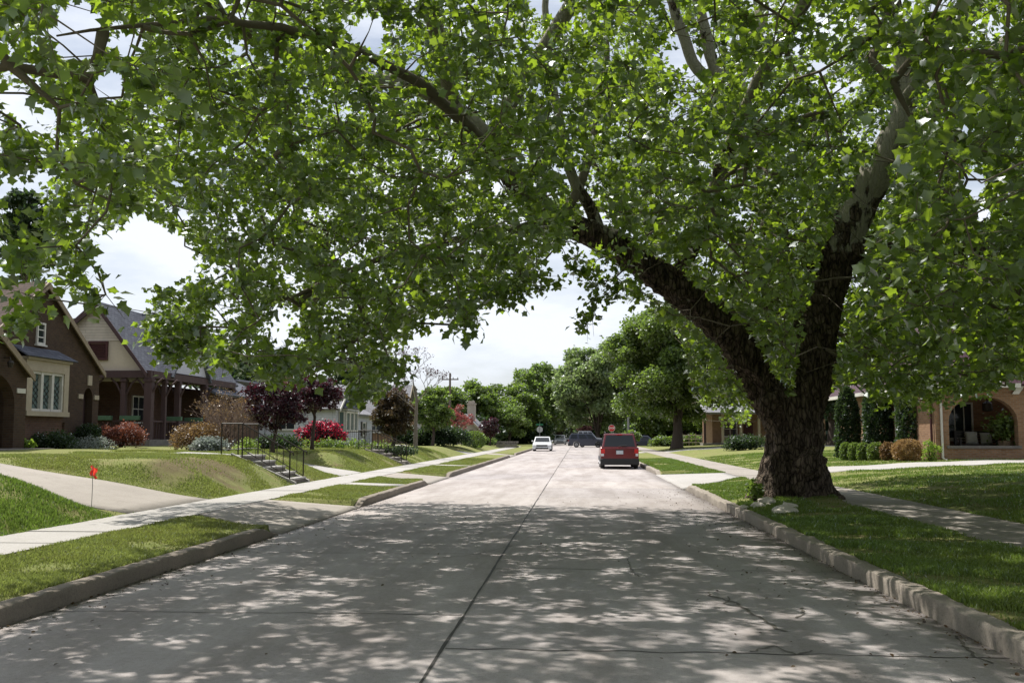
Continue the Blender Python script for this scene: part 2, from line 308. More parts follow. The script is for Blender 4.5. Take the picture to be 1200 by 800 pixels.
class MB:
    """collects primitives in world coordinates into one mesh"""
    def __init__(s): s.v = []; s.f = []
    def add(s, vs, fs):
        k = len(s.v); s.v += [tuple(map(float, p)) for p in vs]; s.f += [[i+k for i in f] for f in fs]; return s
    def box(s, x0, x1, y0, y1, z0, z1):
        return s.add([(x0,y0,z0),(x1,y0,z0),(x1,y1,z0),(x0,y1,z0),(x0,y0,z1),(x1,y0,z1),(x1,y1,z1),(x0,y1,z1)],
                     [(0,3,2,1),(4,5,6,7),(0,1,5,4),(1,2,6,5),(2,3,7,6),(3,0,4,7)])
    def tube(s, pts, radii, n=8, cap=True):
        pts = [Vector(p) for p in pts]; k = len(s.v); up = Vector((0,0,1)); vs = []
        if not hasattr(radii, '__len__'): radii = [radii]*len(pts)
        ref = None
        for i, p in enumerate(pts):
            t = (pts[min(i+1, len(pts)-1)]-pts[max(i-1, 0)])
            if t.length < 1e-6: t = up.copy()
            t.normalize()
            if ref is None: ref = t.orthogonal().normalized()
            ref = (ref-t*ref.dot(t)).normalized(); b = t.cross(ref)
            for j in range(n):
                a = 2*math.pi*j/n; vs.append(p+(ref*math.cos(a)+b*math.sin(a))*radii[i])
        fs = []
        for i in range(len(pts)-1):
            for j in range(n):
                fs.append((i*n+j, i*n+(j+1)%n, (i+1)*n+(j+1)%n, (i+1)*n+j))
        if cap: fs.append(tuple(range(n))[::-1]); fs.append(tuple((len(pts)-1)*n+j for j in range(n)))
        return s.add(vs, fs)
    def slab(s, q, th, n=None):
        """thick sheet under polygon q"""
        q = [Vector(p) for p in q]
        if n is None: n = (q[1]-q[0]).cross(q[2]-q[0]).normalized()
        n = Vector(n)
        if n.z < -1e-4: n = -n
        b = [p-n*th for p in q]; m = len(q)
        fs = [tuple(range(m)), tuple(range(2*m-1, m-1, -1))]+[(i, i+m, (i+1)%m+m, (i+1)%m) for i in range(m)]
        return s.add(q+b, fs)
    def build(s, name, mat, parent=None, bevel=0, smooth=False, seg=2):
        me = fastmesh(name, s.v, s.f, mat)
        bm = bmesh.new(); bm.from_mesh(me); bmesh.ops.recalc_face_normals(bm, faces=bm.faces); bm.to_mesh(me); bm.free()
        if smooth: me.shade_smooth()
        o = link(name, me, parent)
        if bevel:
            b = o.modifiers.new('b', 'BEVEL'); b.width = bevel; b.segments = seg; b.limit_method = 'ANGLE'; b.angle_limit = math.radians(35)
        return o
class Fr:
    """a wall plane: u along it, n outwards, z up"""
    def __init__(s, o, u, n): s.o = Vector(o); s.u = Vector(u); s.n = Vector(n)
    def p(s, u, z, n=0): return s.o+s.u*u+s.n*n+Vector((0,0,z))
    def box(s, mb, u0, u1, z0, z1, n0, n1):
        return mb.add([s.p(u0,z0,n0),s.p(u1,z0,n0),s.p(u1,z0,n1),s.p(u0,z0,n1),s.p(u0,z1,n0),s.p(u1,z1,n0),s.p(u1,z1,n1),s.p(u0,z1,n1)],
                      [(0,3,2,1),(4,5,6,7),(0,1,5,4),(1,2,6,5),(2,3,7,6),(3,0,4,7)])
    def prism(s, mb, poly, n0, n1):
        m = len(poly); vs = [s.p(u,z,n0) for u, z in poly]+[s.p(u,z,n1) for u, z in poly]
        return mb.add(vs, [tuple(range(m)), tuple(range(2*m-1, m-1, -1))]+[(i, i+m, (i+1)%m+m, (i+1)%m) for i in range(m)])
    def arch_wall(s, mb, u0, u1, z0, z1, a0, a1, spring, rise, n0, n1, zsill=None, seg=14):
        zs = zsill if zsill is not None else z0
        s.box(mb, u0, a0, z0, z1, n0, n1); s.box(mb, a1, u1, z0, z1, n0, n1)
        if zsill is not None: s.box(mb, a0, a1, z0, zs, n0, n1)
        c = (a0+a1)/2; hw = (a1-a0)/2
        for i in range(seg):
            t0 = math.pi*(1-i/seg); t1 = math.pi*(1-(i+1)/seg)
            p0 = (c+hw*math.cos(t0), spring+rise*math.sin(t0)); p1 = (c+hw*math.cos(t1), spring+rise*math.sin(t1))
            s.prism(mb, [p0, p1, (p1[0], z1), (p0[0], z1)], n0, n1)
    def window(s, u0, u1, z0, z1, parent, n0=0.0, cols=1, rows=2, frame=None, glass=None, fw=.07, th=.07, sill=True, shutters=None, name='window'):
        frame = frame or M['white']; glass = glass or M['glass']
        g = MB(); s.box(g, u0+fw*.5, u1-fw*.5, z0+fw*.5, z1-fw*.5, n0+.005, n0+.025); go = g.build(name, glass, parent)
        f = MB()
        s.box(f, u0, u0+fw, z0, z1, n0, n0+th); s.box(f, u1-fw, u1, z0, z1, n0, n0+th)
        s.box(f, u0+fw, u1-fw, z0, z0+fw, n0, n0+th); s.box(f, u0+fw, u1-fw, z1-fw, z1, n0, n0+th)
        for i in range(1, cols):
            c = u0+(u1-u0)*i/cols; s.box(f, c-.02, c+.02, z0+fw, z1-fw, n0+.01, n0+th*.7)
        for j in range(1, rows):
            c = z0+(z1-z0)*j/rows; s.box(f, u0+fw, u1-fw, c-.02, c+.02, n0+.012, n0+th*.65)
        f.build('frame', frame, go)
        if sill:
            q = MB(); s.box(q, u0-.06, u1+.06, z0-.06, z0-.003, n0, n0+th+.05); q.build('sill', frame, go)
        if shutters:
            for a, b in ((u0-.42, u0-.04), (u1+.04, u1+.42)):
                q = MB(); s.box(q, a, b, z0, z1, n0, n0+.05); k = 8
                for i in range(k):
                    zz = z0+.06+(z1-z0-.12)*i/k; s.box(q, a+.05, b-.05, zz, zz+.03, n0+.05, n0+.065)
                q.build('shutter', shutters, parent)
        return go

# ------------------------------------------------------------ terrain
XL, XR, XC = -4.83, 3.08, -1.02                       # kerb faces and centre joint
WL0, WL1, WR0, WR1 = -6.65, -7.9, 5.35, 6.9           # sidewalks
L_APR = [(16.0, 21.9, 17.3, 21.2), (32.2, 37.2, 33.2, 36.4), (71, 77, 72, 76)]
R_APR = [(29.5, 40.0, 33.6, 37.2), (78, 84, 79, 83)]
STEP_Y = (27.7, 28.95); STEP2_Y = (45.4, 46.6); CR0, CR1 = 120.0, 131.0
def ss(t): t = np.clip(t, 0, 1); return t*t*(3-2*t)
def Htop(y):
    return np.interp(y, [-20, 30, 38, 60, 100, 118], [1.03, 1.03, .95, .85, .6, .2])
def gz(x, y):
    x = np.asarray(x, float); y = np.asarray(y, float); x, y = np.broadcast_arrays(x, y)
    z = np.zeros(x.shape)
    H = Htop(y)
    # left lawn
    wdr = np.ones(x.shape)
    for (a, b, c, d) in L_APR: wdr = np.minimum(wdr, ss(np.maximum(c-y, y-d)/1.5))
    t = (-7.95-x)/2.2
    lawn = .2+(H-.2)*ss(t*.5+.5)*1.0
    lawn = .2+(H-.2)*(ss(np.clip(t, 0, 1)*.5+.5)-.5)*2
    lawn = lawn+.018*np.maximum(0, -10.15-x)*np.clip((118-y)/20, 0, 1)
    drv = .2+(H-.15)*np.clip((-7.9-x)/5.5, 0, 1)
    drv = np.minimum(drv+.0*x, lawn+.0) if False else drv
    left = np.where(t > 0, np.minimum(lawn, drv)*(1-wdr)+lawn*wdr, .2)
    left = np.where(x > WL0, np.interp(-x, [4.83, 5.03, 6.65], [.13, .15, .2]), left)
    # right lawn
    right = np.interp(x, [3.08, 3.28, 5.35, 6.9, 9, 14, 30], [.13, .16, .2, .2, .42, .66, .75])
    right = np.where(x > 6.9, .2+(right-.2)*np.clip((118-y)/20, 0, 1), right)
    mound = .16*np.exp(-((x-4.75)**2/1.4+(y-22)**2/2.6))
    right = right+np.where((x > 3.3) & (x < 5.35), mound, 0)
    z = np.where(x < XC, left, right)
    for (a, b, c, d) in L_APR:
        z = np.where((x < XL+1) & (x > WL0) & (y > a) & (y < b), np.interp(-x, [4.83, 6.65], [.0, .2]), z)
    for (a, b, c, d) in R_APR:
        z = np.where((x > XR-1) & (x < WR0) & (y > a) & (y < b), np.interp(x, [3.08, 5.35], [.0, .2]), z)
    und = .02*np.sin(x*1.9+y*.7)*np.sin(y*1.1-x*.4)
    z = z+np.where((x < WL1-.3) | (x > WR1+.3), und, 0)
    z = np.where((x > XL-.17) & (x < XR+.17), -.06, z)
    z = np.where((y > CR0) & (y < CR1), -.06, z)
    return z
def on_concrete(x, y, pad=0.0):
    x = np.asarray(x); y = np.asarray(y)
    m = ((x > XL-.2-pad) & (x < XR+.2+pad)) | ((x < WL0+pad) & (x > WL1-pad)) | ((x > WR0-pad) & (x < WR1+pad))
    for (a, b, c, d) in L_APR:
        f = np.clip((-x-4.83)/1.82, 0, 1)
        m |= (x < XL+.1) & (x > WL0-.1) & (y > a+(c-a)*f-pad) & (y < b+(d-b)*f+pad)
        m |= (x <= WL1) & (y > c-pad) & (y < d+pad)
    for (a, b, c, d) in R_APR:
        f = np.clip((x-3.08)/2.27, 0, 1)
        m |= (x > XR-.1) & (x < WR0+.1) & (y > a+(c-a)*f-pad) & (y < b+(d-b)*f+pad)
        m |= (x >= WR1) & (y > c-pad) & (y < d+pad) & (x < 24)
    for (a, b) in (STEP_Y, STEP2_Y):
        m |= (x < XL) & (x > -16) & (y > a-.12-pad) & (y < b+.12+pad)
    return m
def lines(*parts, keys=(), eps=.02):
    a = np.concatenate([np.atleast_1d(np.asarray(p, float)) for p in parts]+[np.array([k+s for k in keys for s in (-eps, eps)])])
    return np.unique(np.round(a, 4))
gxs = lines([-500,-250,-140,-90,-60,-45], np.arange(-34,-4.6,.4), np.arange(3.4,16,.4), np.arange(16,36,2), [45,60,90,140,250,500], keys=(XL-.17, XR+.17, XL, XR, WL0, WL1, WR0, WR1, -5.03))
gys = lines([-40,-20,-10,-5], np.arange(0,50,.4), np.arange(50,150,2), [170,200,260,340,450,700,1100],
            keys=[k for t in L_APR+R_APR for k in t]+[CR0, CR1])
def grid(name, xs, ys, zf, mat, parent=None, skirt=0, yf=None):
    X, Y = np.meshgrid(xs, ys)
    if yf is not None: Y = yf(X, Y)
    Z = zf(X, Y); V = np.stack([X, Y, Z], -1).reshape(-1, 3); nx, ny = len(xs), len(ys)
    I = np.arange(nx*ny).reshape(ny, nx)
    F = np.stack([I[:-1,:-1], I[:-1,1:], I[1:,1:], I[1:,:-1]], -1).reshape(-1, 4)
    if skirt:
        ring = np.concatenate([I[0,:], I[1:,-1], I[-1,-2::-1], I[-2:0:-1,0]])
        k = len(V); B = V[ring].copy(); B[:,2] -= skirt; V = np.concatenate([V, B]); m = len(ring)
        j = np.arange(m); j2 = (j+1) % m
        F = np.concatenate([F, np.stack([ring[j], k+j, k+j2, ring[j2]], -1)])
    me = fastmesh(name, V, F, mat, smooth=False)
    if not skirt: me.shade_smooth()
    return link(name, me, parent)
tag(grid('ground', gxs, gys, gz, M['grass']), kind='structure')
def flat(z): return lambda x, y: np.full(np.shape(x), z)
def roadz(x, y): return .012*(1-((x-XC)/4.0)**2)+.0*y
road = tag(grid('road', np.linspace(XL-.02, XR+.02, 18), lines(np.arange(-12,140,3), [200,300,600]), roadz, M['road'], skirt=.05), kind='structure')
for a, b in ((-220, XL-.03), (XR+.03, 220)):
    tag(grid('side_road', np.linspace(a, b, 12), np.linspace(CR0+.05, CR1-.05, 3), flat(.002), M['walk_old'], skirt=.05), kind='structure')
# joints and cracks of the road, thin sealed lines lying on the slabs
def ribbon(mb, pts, wd, zoff=.004):
    vs = []; n = len(pts)
    for i, (x, y) in enumerate(pts):
        a = pts[max(i-1, 0)]; b = pts[min(i+1, n-1)]; dx, dy = b[0]-a[0], b[1]-a[1]; l = math.hypot(dx, dy) or 1
        ww = wd*(.55+.9*random.random()); ox, oy = -dy/l*ww/2, dx/l*ww/2
        for s in (1, -1):
            xx, yy = x+ox*s, y+oy*s; vs.append((xx, yy, float(roadz(np.array(xx), np.array(yy)))+zoff))
    mb.add(vs, [(2*i, 2*i+1, 2*i+3, 2*i+2) for i in range(n-1)])
def wob(p, q, n, amp):
    out = []; o = random.random()*100
    for i in range(n+1):
        t = i/n; x = p[0]+(q[0]-p[0])*t; y = p[1]+(q[1]-p[1])*t
        k = noise.noise(Vector((o, t*n*.35, 0))); out.append((x+amp*k*(abs(q[1]-p[1])>abs(q[0]-p[0])), y+amp*k*(abs(q[1]-p[1])<=abs(q[0]-p[0]))))
    return out
jm = MB(); ribbon(jm, wob((XC, -8), (XC, 60), 200, .008), .024); ribbon(jm, wob((XC, 60), (XC, 200), 60, .02), .035)
for k in range(-2, 24):
    yr = 7.55+4.5*k; yl = 8.95+4.5*k; wd = .016 if k < 6 else .03
    if yr < 118: ribbon(jm, wob((XC+.02, yr), (XR, yr+random.uniform(-.05,.05)), 40, .06), wd)
    if yl < 118: ribbon(jm, wob((XL, yl+random.uniform(-.05,.05)), (XC-.02, yl), 40, .06), wd)
jm.build('joint_sealant', M['tar'], road)
cm = MB()
def crack(px_pts, wd):
    P = [gp(x, y)[:2] for x, y in px_pts]; out = []
    for a, b in zip(P[:-1], P[1:]):
        n = max(4, int(np.hypot(*(b-a))/.06))
        for i in range(n):
            q = a+(b-a)*i/n; out.append((q[0]+random.uniform(-.018,.018), q[1]+random.uniform(-.03,.03)))
    ribbon(cm, out, wd, .005)
crack([(830,698),(860,706),(885,722),(912,738),(926,742)], .03); crack([(855,700),(850,708),(882,716)], .015)
crack([(940,712),(942,722),(930,725)], .02); crack([(735,655),(742,672),(750,678)], .015)
crack([(880,765),(905,757),(935,768),(960,762)], .02); crack([(1120,745),(1145,770),(1170,780)], .02)
crack([(600,640),(560,650),(520,655)], .012); crack([(700,615),(760,612),(810,616)], .02)
cm.build('crack', M['crack'], road)
tz = lambda x, y: gz(np.where(x > WR0, x, x), y)+.015
def slabz(x, y): return gz(x, y)+.015
def walkpiece(name, xa, xb, ya, yb, mat, nx=4, step=.5, yf=None, gap=.012):
    return tag(grid(name, np.linspace(xa, xb, nx), np.linspace(ya+gap, yb-gap, max(2, int((yb-ya)/step)+1)), slabz, mat, skirt=.08, yf=yf), kind='structure')
def walkway(name, xa, xb, ya, yb, mat, pitch=1.5):
    """sidewalk as one mesh of slabs with open joints between them"""
    V = []; F = []; y = ya; i = 0
    while y < yb:
        L_ = pitch if y < 60 else 6
        y2 = min(y+L_, yb); g = .012; tilt = random.uniform(-.006, .006) if y < 60 else 0
        for (x, yy) in ((xa, y+g), (xb, y+g), (xb, y2-g), (xa, y2-g)):
            V.append((x, yy, float(gz(np.clip(x, WL1+.01, 1e9) if x < 0 else np.clip(x, WR0+.01, WR1-.01), yy*0+5.0))+.02+tilt*(1 if yy > y+.5 else -1)))
        k = len(V)-4; V += [(a, b, c-.1) for a, b, c in V[k:k+4]]
        F += [[k,k+1,k+2,k+3],[k,k+4,k+5,k+1],[k+1,k+5,k+6,k+2],[k+2,k+6,k+7,k+3],[k+3,k+7,k+4,k]]
        y = y2
    return tag(link(name, fastmesh(name, V, F, mat)), kind='structure')
walkway('sidewalk', WL1, WL0, -10, 118, M['walk']); walkway('sidewalk', WR0, WR1, -10, 118, M['walk_old'])
for (a, b, c, d) in L_APR:
    yf = lambda X, Y, a=a, b=b, c=c, d=d: (a+(c-a)*np.clip((-X-4.83)/1.8, 0, 1))+(Y-a)/(b-a)*((b+(d-b)*np.clip((-X-4.83)/1.8, 0, 1))-(a+(c-a)*np.clip((-X-4.83)/1.8, 0, 1)))
    tag(grid('driveway_apron', np.linspace(WL0+.012, XL+.03, 9), np.linspace(a, b, 12), lambda x, y: np.interp(-x, [4.83, 6.65], [.012, .2])+.012, M['walk_old'], skirt=.06, yf=yf), kind='structure')
    walkpiece('driveway', -26 if c < 30 else (-12.6 if c < 50 else -14), WL1-.012, c, d, M['walk_old'] if c < 30 else M['walk'], 40)
for (a, b, c, d) in R_APR:
    yf = lambda X, Y, a=a, b=b, c=c, d=d: (a+(c-a)*np.clip((X-3.08)/2.27, 0, 1))+(Y-a)/(b-a)*((b+(d-b)*np.clip((X-3.08)/2.27, 0, 1))-(a+(c-a)*np.clip((X-3.08)/2.27, 0, 1)))
    tag(grid('driveway_apron', np.linspace(XR-.03, WR0-.012, 9), np.linspace(a, b, 12), lambda x, y: np.interp(x, [3.08, 5.35], [.012, .2])+.012, M['walk'], skirt=.06, yf=yf), kind='structure')
    walkpiece('driveway', WR1+.012, 24, c, d, M['walk'], 30)
walkpiece('path', WL0+.012, -5.04, STEP_Y[0], STEP_Y[1], M['walk']); walkpiece('path', -11.6, -9.7, STEP_Y[0], STEP_Y[1], M['walk'])
walkpiece('path', WL0+.012, -5.04, STEP2_Y[0], STEP2_Y[1], M['walk'])
# kerbs
def kerb(name, x, s, ya, yb, mat, rough=.012, h=.15):
    """x = face, s = -1 kerb body towards -x"""
    ys = np.arange(ya, yb+1e-6, .12 if yb < 45 else .6); n = len(ys)
    prof = [(0, -.05), (.0, .10), (.005, .136), (.02, .148), (.06, .152), (.13, .152), (.185, .146), (.2, .12), (.2, -.05)]
    V = []
    for i, y in enumerate(ys):
        t = min((y-ya)/.9, (yb-y)/.9, 1); hh = .12+.88*ss(t) if (ya > 0 or y > ya+1) else 1
        g = abs(((y-ya) % 2.4)-1.2) > 1.17; nz1 = noise.noise(Vector((x*3, y*.8, 1)))*rough*2
        for j, (a, b) in enumerate(prof):
            c = noise.noise(Vector((y*5, a*30, x)))*rough+noise.noise(Vector((y*1.3, j*3, x+7)))*rough
            chip = -rough*1.8*max(0, noise.noise(Vector((y*2.3, x, 3)))) if j in (1,2,3,4) else 0
            zz = b*(h/.15)*(hh if b > 0 else 1)+(c+chip-(.012 if g else 0))*(b > 0)
            V.append((x+s*(a-(c if j < 4 else 0)+(.012 if g and j < 3 else 0))+nz1, y, zz))
    m = len(prof); I = np.arange(n*m).reshape(n, m)
    F = np.stack([I[:-1,:-1], I[:-1,1:], I[1:,1:], I[1:,:-1]], -1).reshape(-1, 4)
    F = [list(map(int, f)) for f in F]+[list(map(int, I[0])), list(map(int, I[-1][::-1]))]
    o = link(name, fastmesh(name, V, F, mat)); bm = bmesh.new(); bm.from_mesh(o.data); bmesh.ops.recalc_face_normals(bm, faces=bm.faces); bm.to_mesh(o.data); bm.free()
    o.data.shade_smooth(); o.data.set_sharp_from_angle(angle=math.radians(50))
    return tag(o, kind='structure')
for a, b in ((-8, 16.0), (21.9, 32.2), (37.2, 71), (77, 119)): kerb('kerb', XL, -1, a, b, M['kerb_dark'], .009, .165)
for a, b in ((-8, 29.5), (40.0, 78), (84, 119)): kerb('kerb', XR, 1, a, b, M['kerb'], .02, .17)
# ------------------------------------------------------------ houses
EX, EY = (0,1,0), (1,0,0)
def hfr(x, n=1): return Fr((x,0,0), (0,1,0), (n,0,0))      # wall facing +-x, u = y
def ffr(y): return Fr((0,y,0), (1,0,0), (0,-1,0))          # wall facing the camera side, u = x
def gable_roof(h, F, u0, u1, uc, ze, za, n0, n1, mat, board, over=.3, th=.12, name='roof'):
    """ridge along n of frame F; slopes down to u0 and u1"""
    r = MB(); s0 = (za-ze)/(uc-u0); s1 = (za-ze)/(u1-uc); up = .06
    r.slab([F.p(u0-over, ze-over*s0+up, n0), F.p(uc, za+up, n0), F.p(uc, za+up, n1+over), F.p(u0-over, ze-over*s0+up, n1+over)], th)
    r.slab([F.p(uc, za+up, n0), F.p(u1+over, ze-over*s1+up, n0), F.p(u1+over, ze-over*s1+up, n1+over), F.p(uc, za+up, n1+over)], th)
    ro = r.build(name, mat, h)
    b = MB(); q = .2; n2 = n1+over
    F.prism(b, [(u0-over-.02, ze-over*s0+up-.02), (uc, za+up+.0), (uc, za+up-q*1.25), (u0-over-.02, ze-over*s0+up-q*1.1)], n2+.003, n2+.05)
    F.prism(b, [(uc+.002, za+up+.0), (u1+over+.02, ze-over*s1+up-.02), (u1+over+.02, ze-over*s1+up-q*1.1), (uc+.002, za+up-q*1.25)], n2+.003, n2+.05)
    b.build('bargeboard', board, ro); return ro
def chimney(h, x0, x1, y0, y1, z0, z1, mat):
    m = MB(); m.box(x0,x1,y0,y1,z0,z1); m.box(x0-.07,x1+.07,y0-.07,y1+.07,z1+.002,z1+.14); m.box(x0+.1,x1-.1,y0+.1,y1-.1,z1+.14,z1+.4)
    return m.build('chimney', mat, h)

# --- brown brick tudor cottage, nearest on the left
g1 = 1.15; X1 = -19.5
h = empty('brick_cottage', (X1-4, 36.8, g1), 'dark brown brick cottage with steep front gable and bay window, nearest on the left', 'house')
F = hfr(X1)
u0, u1, uc, ze, za = 30.5, 39.4, 34.95, 4.17, 7.12
w_ = MB()
# narrow arched niche door to the right of the bay
F.arch_wall(w_, u0, u1, g1-.3, ze, 38.15, 38.9, 2.95, .5, -.3, 0, None)
F.prism(w_, [(u0, ze), (u1, ze), (uc, za)], -.3, 0)
w_.box(X1-9, X1-.31, u0, u0+.3, g1-.3, ze); w_.box(X1-9, X1-.31, u1-.3, u1, g1-.3, ze); w_.box(X1-9, X1-8.7, u0+.3, u1-.3, g1-.3, ze)
w_.build('wall', M['brown_brick'], h)
d = MB(); F.box(d, 38.1, 38.95, g1-.1, 3.5, -.5, -.32); d.build('door', M['timber'], h)
gable_roof(h, F, u0, u1, uc, ze, za, -8.6, 0, M['brown_shingle'], M['tan'], .15)
r = MB()      # main roof, ridge along the street
r.slab([(X1-1.2, 20, 3.9), (X1-1.2, 30.2, 3.9), (X1-5.2, 30.2, 6.5), (X1-5.2, 20, 6.5)], .14); r.slab([(X1-9.3, 20, 3.9), (X1-9.3, 39.8, 3.9), (X1-5.2, 39.8, 6.5), (X1-5.2, 20, 6.5)], .14)
r.build('roof', M['brown_shingle'], h)
mw = MB(); mw.box(X1-9, X1-1.6, 20.3, 30.2, g1-.3, 3.9); mw.build('wall', M['brown_brick'], h)
F.window(22.2, 24.2, 2.1, 3.6, h, -1.59, 3, 2)
# bay window
b0, b1 = 33.05, 35.95
bm_ = MB(); F.box(bm_, b0+.1, b1-.1, g1-.2, 2.25, .003, .42)
F.prism(bm_, [(b0-.12, g1-.2), (b0+.1, g1-.2), (b0+.1, 2.05)], .003, .5); F.prism(bm_, [(b1+.12, g1-.2), (b1-.1, g1-.2), (b1-.1, 2.05)], .003, .5)
bo = bm_.build('bay', M['dark_brick'], h)
f_ = MB(); F.box(f_, b0, b1, 2.25, 2.42, .003, .62); F.box(f_, b0, b0+.42, 2.42, 4.2, .003, .55); F.box(f_, b1-.32, b1, 2.42, 4.2, .003, .55)
F.box(f_, b0+.42, b1-.32, 3.82, 4.2, .003, .55); F.box(f_, b0-.06, b1+.06, 4.203, 4.3, .003, .64)
f_.build('surround', M['cream'], bo)
ww = (b1-.32-b0-.42)/3
for k in range(3):
    a = b0+.42+k*ww; g_ = MB(); F.box(g_, a+.05, a+ww-.05, 2.47, 3.77, .36, .38); go = g_.build('window', M['bayglass'], bo)
    f_ = MB(); F.box(f_, a, a+.08, 2.42, 3.82, .38, .5); F.box(f_, a+ww-.08, a+ww, 2.42, 3.82, .38, .5); F.box(f_, a+.08, a+ww-.08, 2.42, 2.51, .38, .49); F.box(f_, a+.08, a+ww-.08, 3.73, 3.82, .38, .49)
    f_.build('frame', M['white'], go)
    l = MB(); q = 7; aw = ww-.16
    for i in range(-3, q+1):
        for s in (1, -1):
            za_, zb_ = 2.51+i*.22, 2.51+i*.22+s*0+.44
            p0, p1 = (a+.08, za_ if s > 0 else zb_), (a+.08+aw, zb_ if s > 0 else za_)
            if min(p0[1], p1[1]) < 2.5 or max(p0[1], p1[1]) > 3.74: continue
            l.tube([F.p(p0[0], p0[1], .395), F.p(p1[0], p1[1], .395)], .009, 4)
    l.build('lattice', M['iron'], go)
r = MB(); r.slab([F.p(b0-.25, 4.32, .75), F.p(b1+.25, 4.32, .75), F.p(b1+.1, 4.72, .0), F.p(b0-.1, 4.72, .0)], .05); r.build('bay_roof', M['grey_shingle'], bo)
F.window(34.5, 35.05, 4.85, 5.65, h, .0, 1, 3, name='attic_window')
for (a, b, c, e) in ((38.4, 38.72, 3.55, 3.95), (37.7, 38.05, 3.0, 3.18), (38.98, 39.35, 3.0, 3.18)): q = MB(); F.box(q, a, b, c, e, .003, .05); q.build('stone_trim', M['cream'], h)
st = MB(); F.box(st, 37.9, 39.3, g1-.2, g1+.1, .003, .6); F.box(st, 37.95, 39.25, g1+.103, g1+.22, .003, .3); st.build('doorstep', M['stone'], h)
# arched porch with its own little gable, nearer the camera
P = hfr(X1+1.9); pu0, pu1, puc, pze, pza = 26.6, 30.75, 28.68, 3.55, 4.85
p = MB(); P.arch_wall(p, pu0, pu1, g1-.3, pze+.001, 27.5, 30.1, 2.5, .98, -.35, 0); P.prism(p, [(pu0, pze+.003), (pu1, pze+.003), (puc, pza)], -.35, 0)
p.box(X1+.003, X1+1.54, pu1-.3, pu1, g1-.3, pze); p.box(X1+.003, X1+1.54, pu0, pu0+.3, g1-.3, pze)
po = p.build('porch', M['brown_brick'], h); gable_roof(po, P, pu0, pu1, puc, pze, pza, -1.9, 0, M['brown_shingle'], M['tan'], .14)
q = MB(); P.box(q, 30.18, 30.65, 2.9, 3.05, .003, .03); q.build('plaque', M['white'], po)
q = MB(); q.tube([P.p(29.4,3.95,.0), P.p(29.4,3.95,.2), P.p(29.4,3.85,.22)], .02, 6); q.tube([P.p(29.4,3.85,.22), P.p(29.4,3.8,.22), P.p(29.4,3.65,.22)], [.07,.1,.06], 8); q.build('lantern', M['iron'], po)
q = MB(); q.box(X1+.01, X1+3.0, 26.7, 30.6, g1-.4, g1+.02); q.box(X1+3.0, X1+3.4, 27.1, 30.4, g1-.4, g1-.12); q.build('step', M['stone'], po)

# --- second house: timber porch under a slate gabled upper storey
g2 = 1.12
h = empty('gabled_house', (-21, 48, g2), 'cream sided house with steep slate roof over a dark timber porch', 'house')
XA, ZR, ZE, Y2 = -21.95, 7.6, 4.5, 44.0; XE = -19.6; XB = -25.4
G = ffr(Y2)
w_ = MB(); zmid = 5.85
xr = lambda z: XA+(XE-XA)*(ZR-z)/(ZR-ZE); xl = lambda z: XA+(XB-XA)*(ZR-z)/(ZR-ZE)
G.prism(w_, [(xl(ZE), ZE), (xr(ZE), ZE), (xr(zmid), zmid), (xl(zmid), zmid)], -.2, 0); w_.build('wall', M['stucco'], h)
w_ = MB(); G.prism(w_, [(xl(zmid+.005), zmid+.005), (xr(zmid+.005), zmid+.005), (XA, ZR)], -.2, .03); w_.build('lap_wall', M['siding'], h)
v_ = MB(); vx0, vx1 = at(104, 410, Y2)[0], at(127, 410, Y2)[0]; vz0, vz1 = at(115, 422, Y2)[2], at(115, 400, Y2)[2]
for (a, b, c, e) in ((vx0, vx0+.09, vz0, vz1), (vx1-.09, vx1, vz0, vz1), (vx0+.09, vx1-.09, vz0, vz0+.09), (vx0+.09, vx1-.09, vz1-.09, vz1)): G.box(v_, a, b, c, e, .003, .09)
vo = v_.build('gable_vent', M['maroon'], h); v_ = MB()
for i in range(8):
    z = vz0+.1+i*(vz1-vz0-.2)/8; v_.slab([G.p(vx0+.09, z, .07), G.p(vx1-.09, z, .07), G.p(vx1-.09, z+.07, .01), G.p(vx0+.09, z+.07, .01)], .012)
v_.build('slat', M['maroon'], vo)
r = MB(); o_ = .3; sl = (ZR-ZE)/(XE-XA); up = .08; Y2E = 56
r.slab([(XA, Y2-o_, ZR+up), (XE+.15, Y2-o_, ZE-.15*sl+up), (XE+.15, Y2E, ZE-.15*sl+up), (XA, Y2E, ZR+up)], .13)
sl2 = (ZR-ZE)/(XA-XB); r.slab([(XA-.01, Y2-o_, ZR+up), (XB-.2, Y2-o_, ZE-.2*sl2+up), (XB-.2, Y2E, ZE-.2*sl2+up), (XA-.01, Y2E, ZR+up)], .13)
ro = r.build('roof', M['grey_shingle'], h)
b_ = MB(); n2 = o_+.003
G.prism(b_, [(XA, ZR+up), (XE+.17, ZE-.15*sl+up), (XE+.17, ZE-.15*sl+up-.22), (XA, ZR+up-.3)], n2, n2+.05)
G.prism(b_, [(XA-.002, ZR+up), (XB-.2, ZE-.2*sl2+up), (XB-.2, ZE-.2*sl2+up-.22), (XA-.002, ZR+up-.3)], n2, n2+.05); b_.build('bargeboard', M['timber'], ro)
# cross gable towards the street
Fx = hfr(XE+.25); yc = 48.5; hw = 2.3
w_ = MB(); Fx.prism(w_, [(yc-hw, ZE+.05), (yc+hw, ZE+.05), (yc, ZR-.05)], -.2, 0); w_.build('wall', M['shaded_white'], h)
r = MB(); kk = (ZR-ZE)/hw
for s in (-1, 1):
    r.slab([(XA, yc, ZR+up+.02), (XE+.45, yc, ZR+up+.02), (XE+.45, yc+s*(hw+.2), ZE-.2*kk+up+.02), (XE+.02, yc+s*(hw+.2), ZE-.2*kk+up+.02)], .12)
r.build('roof', M['grey_shingle'], h)
